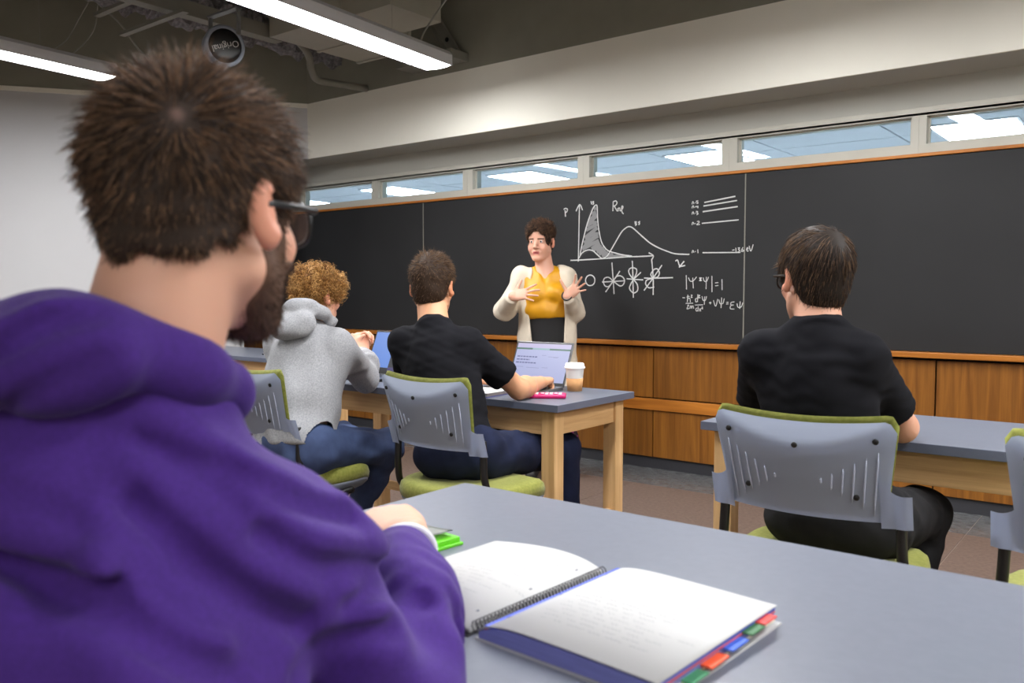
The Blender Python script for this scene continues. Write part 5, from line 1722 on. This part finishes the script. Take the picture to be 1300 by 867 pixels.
# ---------- teacher
def teacher():
    H = Head((-3.140, 4.300, 1.475), 180 + 16, -2, 0, 0.97)
    J = dict(pel=(-3.112, 4.335, 0.885), neck=(-3.125, 4.325, 1.318), shR=(-3.245, 4.240, 1.262), shL=(-3.018, 4.392, 1.262),
             elR=(-3.325, 4.160, 1.045), wrR=(-3.15, 4.02, 1.140), elL=(-2.955, 4.41, 1.045), wrL=(-2.88, 4.215, 1.140),
             hipR=(-3.185, 4.29, 0.88), hipL=(-3.04, 4.38, 0.88), knR=(-3.175, 4.25, 0.48), knL=(-3.03, 4.345, 0.48),
             anR=(-3.18, 4.28, 0.09), anL=(-3.03, 4.37, 0.09), toeR=(-3.09, 4.13, 0.035), toeL=(-2.94, 4.22, 0.035))
    p = Person('teacher in cream cardigan, mustard blouse and black skirt gesturing at the chalkboard', (-3.11, 4.31, 0), J, H, (218, 166, 142), None)
    # camera-facing gesture: right hand with its back outwards, left hand with open palm
    R_ = np.array([0.787, 0.617, 0]); Fw = np.array([-0.617, 0.787, 0]); U_ = np.array([0, 0, 1.0])
    hR = hand_shape(J['wrR'], R_ * 0.92 + U_ * 0.18 - Fw * 0.30, Fw * 0.85 + R_ * 0.15 - U_ * 0.45, 1, (0.10, 0.14, 0.12, 0.10), 0.42, 0.90, (0.45, 0.95, 0.0), 0.05)
    hL = hand_shape(J['wrL'], R_ * 0.62 + U_ * 0.62 - Fw * 0.35, -Fw * 0.7 - R_ * 0.45 - U_ * 0.25, -1, (0.14, 0.16, 0.18, 0.16), 0.50, 0.84, (0.25, 1.0, 0.1), 0.05)
    def brows(V, q, C):
        near = np.linalg.norm(q, axis=1) < 0.16
        b = near & (q[:, 1] > 0.07) & (np.abs(np.abs(q[:, 0]) - 0.032) < 0.019) & (np.abs(q[:, 2] - 0.024 + 6 * (np.abs(q[:, 0]) - 0.03) ** 2) < 0.0035)
        C[b] = np.array(lin((74, 50, 38)))
        m = near & (np.abs(q[:, 0]) < 0.014) & (np.abs(q[:, 2] + 0.067) < 0.0045) & (q[:, 1] > 0.07) & (q[:, 1] < 0.0945)
        C[m] = np.array(lin((120, 60, 56)))
    p.body([hR, hL], head_local(0.006, True), 0.004, col=brows, neck_r=(0.058, 0.052))
    p.eyes()
    # blouse: V neck, tucked at the waist
    S = Shape(); p.torso(S, 0.004, 1.02)
    nb = p.J['neck']
    for sx in (-1, 1):
        S.add(ell(nb - p.u * 0.165 + p.r * 0.062 * sx + p.f * 0.075, (0.070, 0.062, 0.068), p.ax), 0.035)
    S.add(ell(p.J['pel'] + p.u * 0.165 + p.f * 0.02, (0.150, 0.118, 0.08), p.ax), 0.03)
    S.disp(folds(0.004, 46, 44))
    S.sub(cone(nb + p.f * 0.045 + p.u * 0.010, nb + p.u * 0.2, 0.058, 0.09), 0.01)
    vp = nb + p.f * 0.13 - p.u * 0.125
    S.sub(cone(vp, nb + p.f * 0.085 + p.u * 0.02, 0.006, 0.060), 0.01)
    S.cut(plane(p.J['pel'] + p.u * 0.115, -p.u), 0.02)
    p.cloth('blouse', S, 'mustard', [p.J[k] for k in ('pel', 'neck', 'shR', 'shL')], 0.005, 0.16)
    # skirt to the ankles
    S = Shape()
    ax_ = [p.r, np.cross((0, 0, 1), p.r), np.array([0, 0, 1.0])]
    pc = p.J['pel']
    for z, a, b in ((1.02, 0.128, 0.104), (0.93, 0.148, 0.118), (0.80, 0.162, 0.130), (0.60, 0.175, 0.142), (0.40, 0.188, 0.152), (0.22, 0.198, 0.160)):
        S.add(ell((pc[0], pc[1], z), (a, b, 0.14), ax_), 0.08)
    ang_f = lambda P: (0.006 * np.sin(np.arctan2((P - A3(pc)) @ A3(p.f), (P - A3(pc)) @ A3(p.r)) * 16) * np.clip((1.0 - P[:, 2]) / 0.4, 0, 1)).astype(f32)
    S.disp(ang_f)
    S.cut(plane((0, 0, 1.03), (0, 0, 1)), 0.004); S.cut(plane((0, 0, 0.14), (0, 0, -1)), 0.004)
    p.cloth('skirt', S, 'skirt', [(pc[0], pc[1], 0.1), (pc[0], pc[1], 1.03)], 0.006, 0.26)
    # long open cardigan
    S = Shape(); p.torso(S, 0.014, 1.05)
    for z, a, b in ((0.98, 0.165, 0.135), (0.85, 0.182, 0.15), (0.72, 0.194, 0.158), (0.58, 0.204, 0.166)):
        S.add(ell((pc[0], pc[1], z), (a, b, 0.13), ax_), 0.06)
    for sd in 'RL':
        a, b, c = p.J['sh' + sd], p.J['el' + sd], p.J['wr' + sd]; d = unit(c - b)
        S.add(cone(a, b, 0.054, 0.060), 0.04); S.add(cone(b, c - d * 0.03, 0.062, 0.045), 0.025)
    S.disp(folds(0.0045, 40, 51, (1, 1, 0.4)))
    for sd in 'RL':
        b, c = p.J['el' + sd], p.J['wr' + sd]; d = unit(c - b)
        cf = Shape(); cf.add(cone(c - d * 0.05, c + d * 0.03, 0.045, 0.043), 0); cf.cut(plane(c - d * 0.006, d), 0.004)
        S.add(cf, 0.008)
    # front opening and neck
    def opening(P):
        q = P - A3(pc)
        x = q @ A3(p.r); y = q @ A3(p.f); z = q[:, 2]
        half = np.interp(z, [-0.4, 0.0, 0.12, 0.30, 0.40, 0.46], [0.075, 0.100, 0.110, 0.108, 0.082, 0.075]).astype(f32)
        return np.maximum(np.abs(x + 0.004) - half, 0.01 - y)
    S.sub(opening, 0.012)
    S.sub(cone(nb - p.u * 0.005 + p.f * 0.02, nb + p.u * 0.2, 0.078, 0.13), 0.01)
    S.cut(plane((0, 0, 0.50), (0, 0, -1)), 0.006)
    # bands along the front edges
    p.cloth('cardigan', S, 'cream_knit', [p.J[k] for k in ('neck', 'shR', 'shL', 'elR', 'elL', 'wrR', 'wrL')] + [(pc[0], pc[1], 0.5)], 0.006, 0.22)
    p.shoes()
    cap = scalp(0.009, 0.010, 0.008, nape=-0.050, seed=15, amp=0.006, freq=95, face=((0, 0.122, -0.022), (0.084, 0.082, 0.098)), side=0.0, ear_r=(0.03, 0.030, 0.045))
    hair_object(p.root, p.base, H, cap, HLO, HHI, 2600, lambda V, r: 0.009 + 0.036 * (0.5 + 0.5 * r.random(len(V))) * np.clip((V[:, 2] - 0.035) / 0.07, 0.0, 1),
                flow_from((0.03, -0.06, 0.12), 0.8, 0.5, 0.4), gravity_bend(0.04, 0.03), 0.0013, 10, [(54, 39, 31), (84, 62, 48), (122, 92, 70)], curl=0.007, turns=1.7, seed=16, cap_col=(38, 27, 22))
    ring = [J['wrL'] for _ in range(1)]
    c = np.array(J['wrL']); d = unit(np.array(J['wrL']) - np.array(J['elL'])); t1 = unit(np.cross(d, (0, 0, 1))); t2 = np.cross(d, t1)
    bm = bmesh.new()
    add_tube(bm, [c + d * 0.012 + (t1 * math.cos(a) + t2 * math.sin(a)) * 0.031 - A3(p.base) for a in np.linspace(0, 2 * PI, 20)[:-1]], 0.0045, 6, True)
    bmesh.ops.recalc_face_normals(bm, faces=bm.faces)
    link('bracelet', bm_mesh(bm, 'bracelet', True), M['black_rubber'], p.root)
teacher()

# ---------- foreground student in the purple hoodie
def student_purple():
    H = Head((-0.734, 0.454, 1.233), 20, 0, 0, 0.99)
    J = dict(pel=(-0.60, 0.245, 0.575), neck=(-0.750, 0.399, 1.088), shR=(-0.684, 0.484, 0.925), shL=(-0.880, 0.320, 0.995),
             elR=(-0.630, 0.610, 0.725), wrR=(-0.845, 0.835, 0.812), elL=(-1.10, 0.46, 0.80), wrL=(-1.12, 0.74, 0.79),
             hipR=(-0.555, 0.33, 0.565), hipL=(-0.68, 0.21, 0.565), knR=(-0.80, 0.66, 0.53), knL=(-0.98, 0.52, 0.53),
             anR=(-0.80, 0.62, 0.11), anL=(-0.98, 0.50, 0.11), toeR=(-0.90, 0.74, 0.035), toeL=(-1.09, 0.61, 0.035))
    p = Person('student in a purple hoodie with glasses and short beard in the foreground', (-0.65, 0.3, 0), J, H, (206, 158, 134))
    hR = hand_shape(J['wrR'], (-0.90, 0.42, 0.10), (0.1, 0.1, -1), 1, (0.5, 0.55, 0.6, 0.62), 0.10, 1.08, (0.7, 0.7, 0.4), 0.2)
    hL = hand_shape(J['wrL'], (0.2, 0.9, -0.05), (0, 0, -1), -1, 0.35, 0.1, 1.05)
    local = head_local()
    p.body([hR, hL], local, 0.004, neck_r=(0.064, 0.060), nape_at=(-0.008, -0.030, -0.045))
    S = hoodie_shape(p, 0.018, 1.12, 71, 0.010, 24, (0.070, 0.072, 0.066, 0.048), pull=0.035)
    S.disp(folds(0.004, 60, 72))
    nb = p.J['neck']; up = unit(H.wld([[0, -0.012, -0.045]])[0] - nb)
    S.add(cone(nb - up * 0.10, nb - up * 0.025, 0.12, 0.088), 0.03)
    # large drapes: diagonal folds from shoulder to arm-pit and down the sleeve
    for poly, dp, wd, up_ in (
            ([(-0.703, 0.331, 1.037), (-0.668, 0.316, 0.992), (-0.608, 0.295, 0.936)], 0.005, 0.008, 0.012),
            ([(-0.705, 0.259, 0.958), (-0.658, 0.273, 0.943), (-0.606, 0.289, 0.931), (-0.584, 0.304, 0.914), (-0.564, 0.332, 0.886), (-0.563, 0.371, 0.858)], 0.022, 0.013, 0.028),
            ([(-0.796, 0.295, 1.004), (-0.709, 0.296, 0.99), (-0.649, 0.299, 0.968), (-0.613, 0.299, 0.945)], 0.010, 0.014, 0.024),
            ([(-0.624, 0.399, 1.016), (-0.604, 0.432, 0.99), (-0.607, 0.493, 0.959), (-0.616, 0.538, 0.941)], 0.012, 0.014, 0.026),
            ([(-0.642, 0.333, 0.993), (-0.611, 0.355, 0.956), (-0.596, 0.394, 0.916), (-0.597, 0.457, 0.87)], 0.014, 0.015, 0.03),
            ([(-0.599, 0.42, 0.956), (-0.592, 0.471, 0.917), (-0.607, 0.55, 0.893), (-0.65, 0.62, 0.87)], 0.014, 0.014, 0.026),
            ([(-0.595, 0.509, 0.869), (-0.609, 0.572, 0.867), (-0.653, 0.674, 0.811)], 0.012, 0.012, 0.022),
            ([(-0.579, 0.442, 0.831), (-0.596, 0.51, 0.839), (-0.583, 0.558, 0.834)], 0.012, 0.013, 0.022),
            ([(-0.662, 0.352, 1.039), (-0.634, 0.377, 1.019), (-0.607, 0.403, 0.985)], 0.008, 0.012, 0.022)):
        S.disp(crease(poly, dp, wd, up_))
    S.sub(cone(nb + up * 0.03, nb + up * 0.25, 0.064, 0.085), 0.012)
    p.cloth('hoodie', S, 'purple', [p.J[k] for k in ('pel', 'neck', 'shR', 'shL', 'elR', 'elL', 'wrR', 'wrL')], 0.005, 0.16)
    Hd = Shape(); arc = []; rad = []
    bk = unit((0.42, -0.906, 0)); sd_ = np.array([0.906, 0.42, 0]); uz = np.array([0, 0, 1.0])
    for a in np.linspace(-2.5, 2.5, 23):
        arc.append(nb + uz * (0.030 - 0.075 * (1 - math.cos(a)) / 2) + sd_ * math.sin(a) * (0.080 if a > 0 else 0.092) + bk * math.cos(a) * 0.085)
        rad.append(0.020 + 0.012 * max(0, math.cos(a)))
    chain(Hd, arc, rad, 0.02)
    Hd.add(ell(nb + bk * 0.105 + uz * 0.016 - sd_ * 0.035, (0.115, 0.036, 0.050), [sd_, bk, uz]), 0.03)
    Hd.disp(folds(0.006, 40, 27))
    Hd.disp(crease([(-0.76, 0.262, 1.085), (-0.70, 0.262, 1.115), (-0.678, 0.287, 1.136), (-0.655, 0.315, 1.150)], 0.014, 0.009, 0.02))
    Hd.disp(crease([(-0.637, 0.348, 1.150), (-0.624, 0.36, 1.140), (-0.624, 0.377, 1.128)], 0.010, 0.008, 0.015))
    Hd.disp(crease([(-0.75, 0.27, 1.06), (-0.68, 0.275, 1.085), (-0.64, 0.30, 1.105), (-0.612, 0.33, 1.12)], 0.010, 0.009, 0.02))
    Hd.sub(cone(nb + up * 0.01, nb + up * 0.25, 0.068, 0.095), 0.015)
    p.cloth('hood', Hd, 'purple', [nb - p.f * 0.12, nb + p.f * 0.1], 0.005, 0.26)
    # white wrist band at the cuff
    c = p.J['wrR']; d = unit(p.J['wrR'] - p.J['elR']); t1 = unit(np.cross(d, (0, 0, 1))); t2 = np.cross(d, t1)
    bm = bmesh.new()
    add_tube(bm, [c - d * 0.031 + (t1 * math.cos(a) + t2 * math.sin(a)) * 0.039 - A3(p.base) for a in np.linspace(0, 2 * PI, 28)[:-1]], 0.005, 8, True)
    bmesh.ops.recalc_face_normals(bm, faces=bm.faces)
    link('wrist_band', bm_mesh(bm, 'wrist_band', True), M['white_band'], p.root)
    p.pants('dark_denim', 0.014, 25, h=0.009)
    p.shoes()
    p.glasses()
    cap = scalp(0.006, 0.012, 0.008, nape=-0.036, seed=25, amp=0.002)
    hair_object(p.root, p.base, H, cap, HLO, HHI, 17000, lambda V, r: (0.011 + 0.020 * np.clip((V[:, 2] + 0.01) / 0.1, 0, 1)) * (0.65 + 0.6 * r.random(len(V))),
                flow_from((0.048, -0.088, 0.078), 0.42, 0.85, 0.24), gravity_bend(0.10, 0.0), 0.00062, 5,
                [(44, 34, 28), (64, 48, 37), (92, 69, 52), (128, 98, 74)], seed=26, h=0.0035, cap_col=(48, 37, 30), bald=((0.048, -0.088, 0.078), 0.007, (104, 82, 75)))
    # beard
    B = Shape()
    B.add(lambda P: local(P) - f32(0.0022), 0)
    B.cut(lambda P: (np.maximum(P[:, 2] - np.where(P[:, 1] < 0.050, 0.012, -0.040), np.abs(P[:, 1] - 0.06) - (0.058 + 0.0 * P[:, 2]))).astype(f32), 0.006)
    B.sub(ell((0, 0.10, -0.064), (0.026, 0.03, 0.012)), 0.006)
    for sx in (-1, 1):
        B.sub(ell((sx * 0.045, 0.095, -0.006), (0.032, 0.047, 0.032)), 0.006)
        B.sub(ell((sx * 0.086, -0.012, 0.0), (0.03, 0.020, 0.06)), 0.006)
    B.cut(plane((0, 0.03, -0.108), (0, -0.75, -1)), 0.006)
    hair_object(p.root, p.base, H, B, HLO, HHI, 6500, lambda V, r: 0.007 + 0.006 * r.random(len(V)),
                lambda V, N, r: N * 0.35 + np.array([0, 0.35, -0.85]) + r.normal(size=V.shape) * 0.25, gravity_bend(0.05), 0.0005, 3,
                [(52, 38, 30), (74, 54, 42), (96, 72, 56)], seed=31, h=0.0035, name='beard', cap_col=(92, 68, 54))
student_purple()
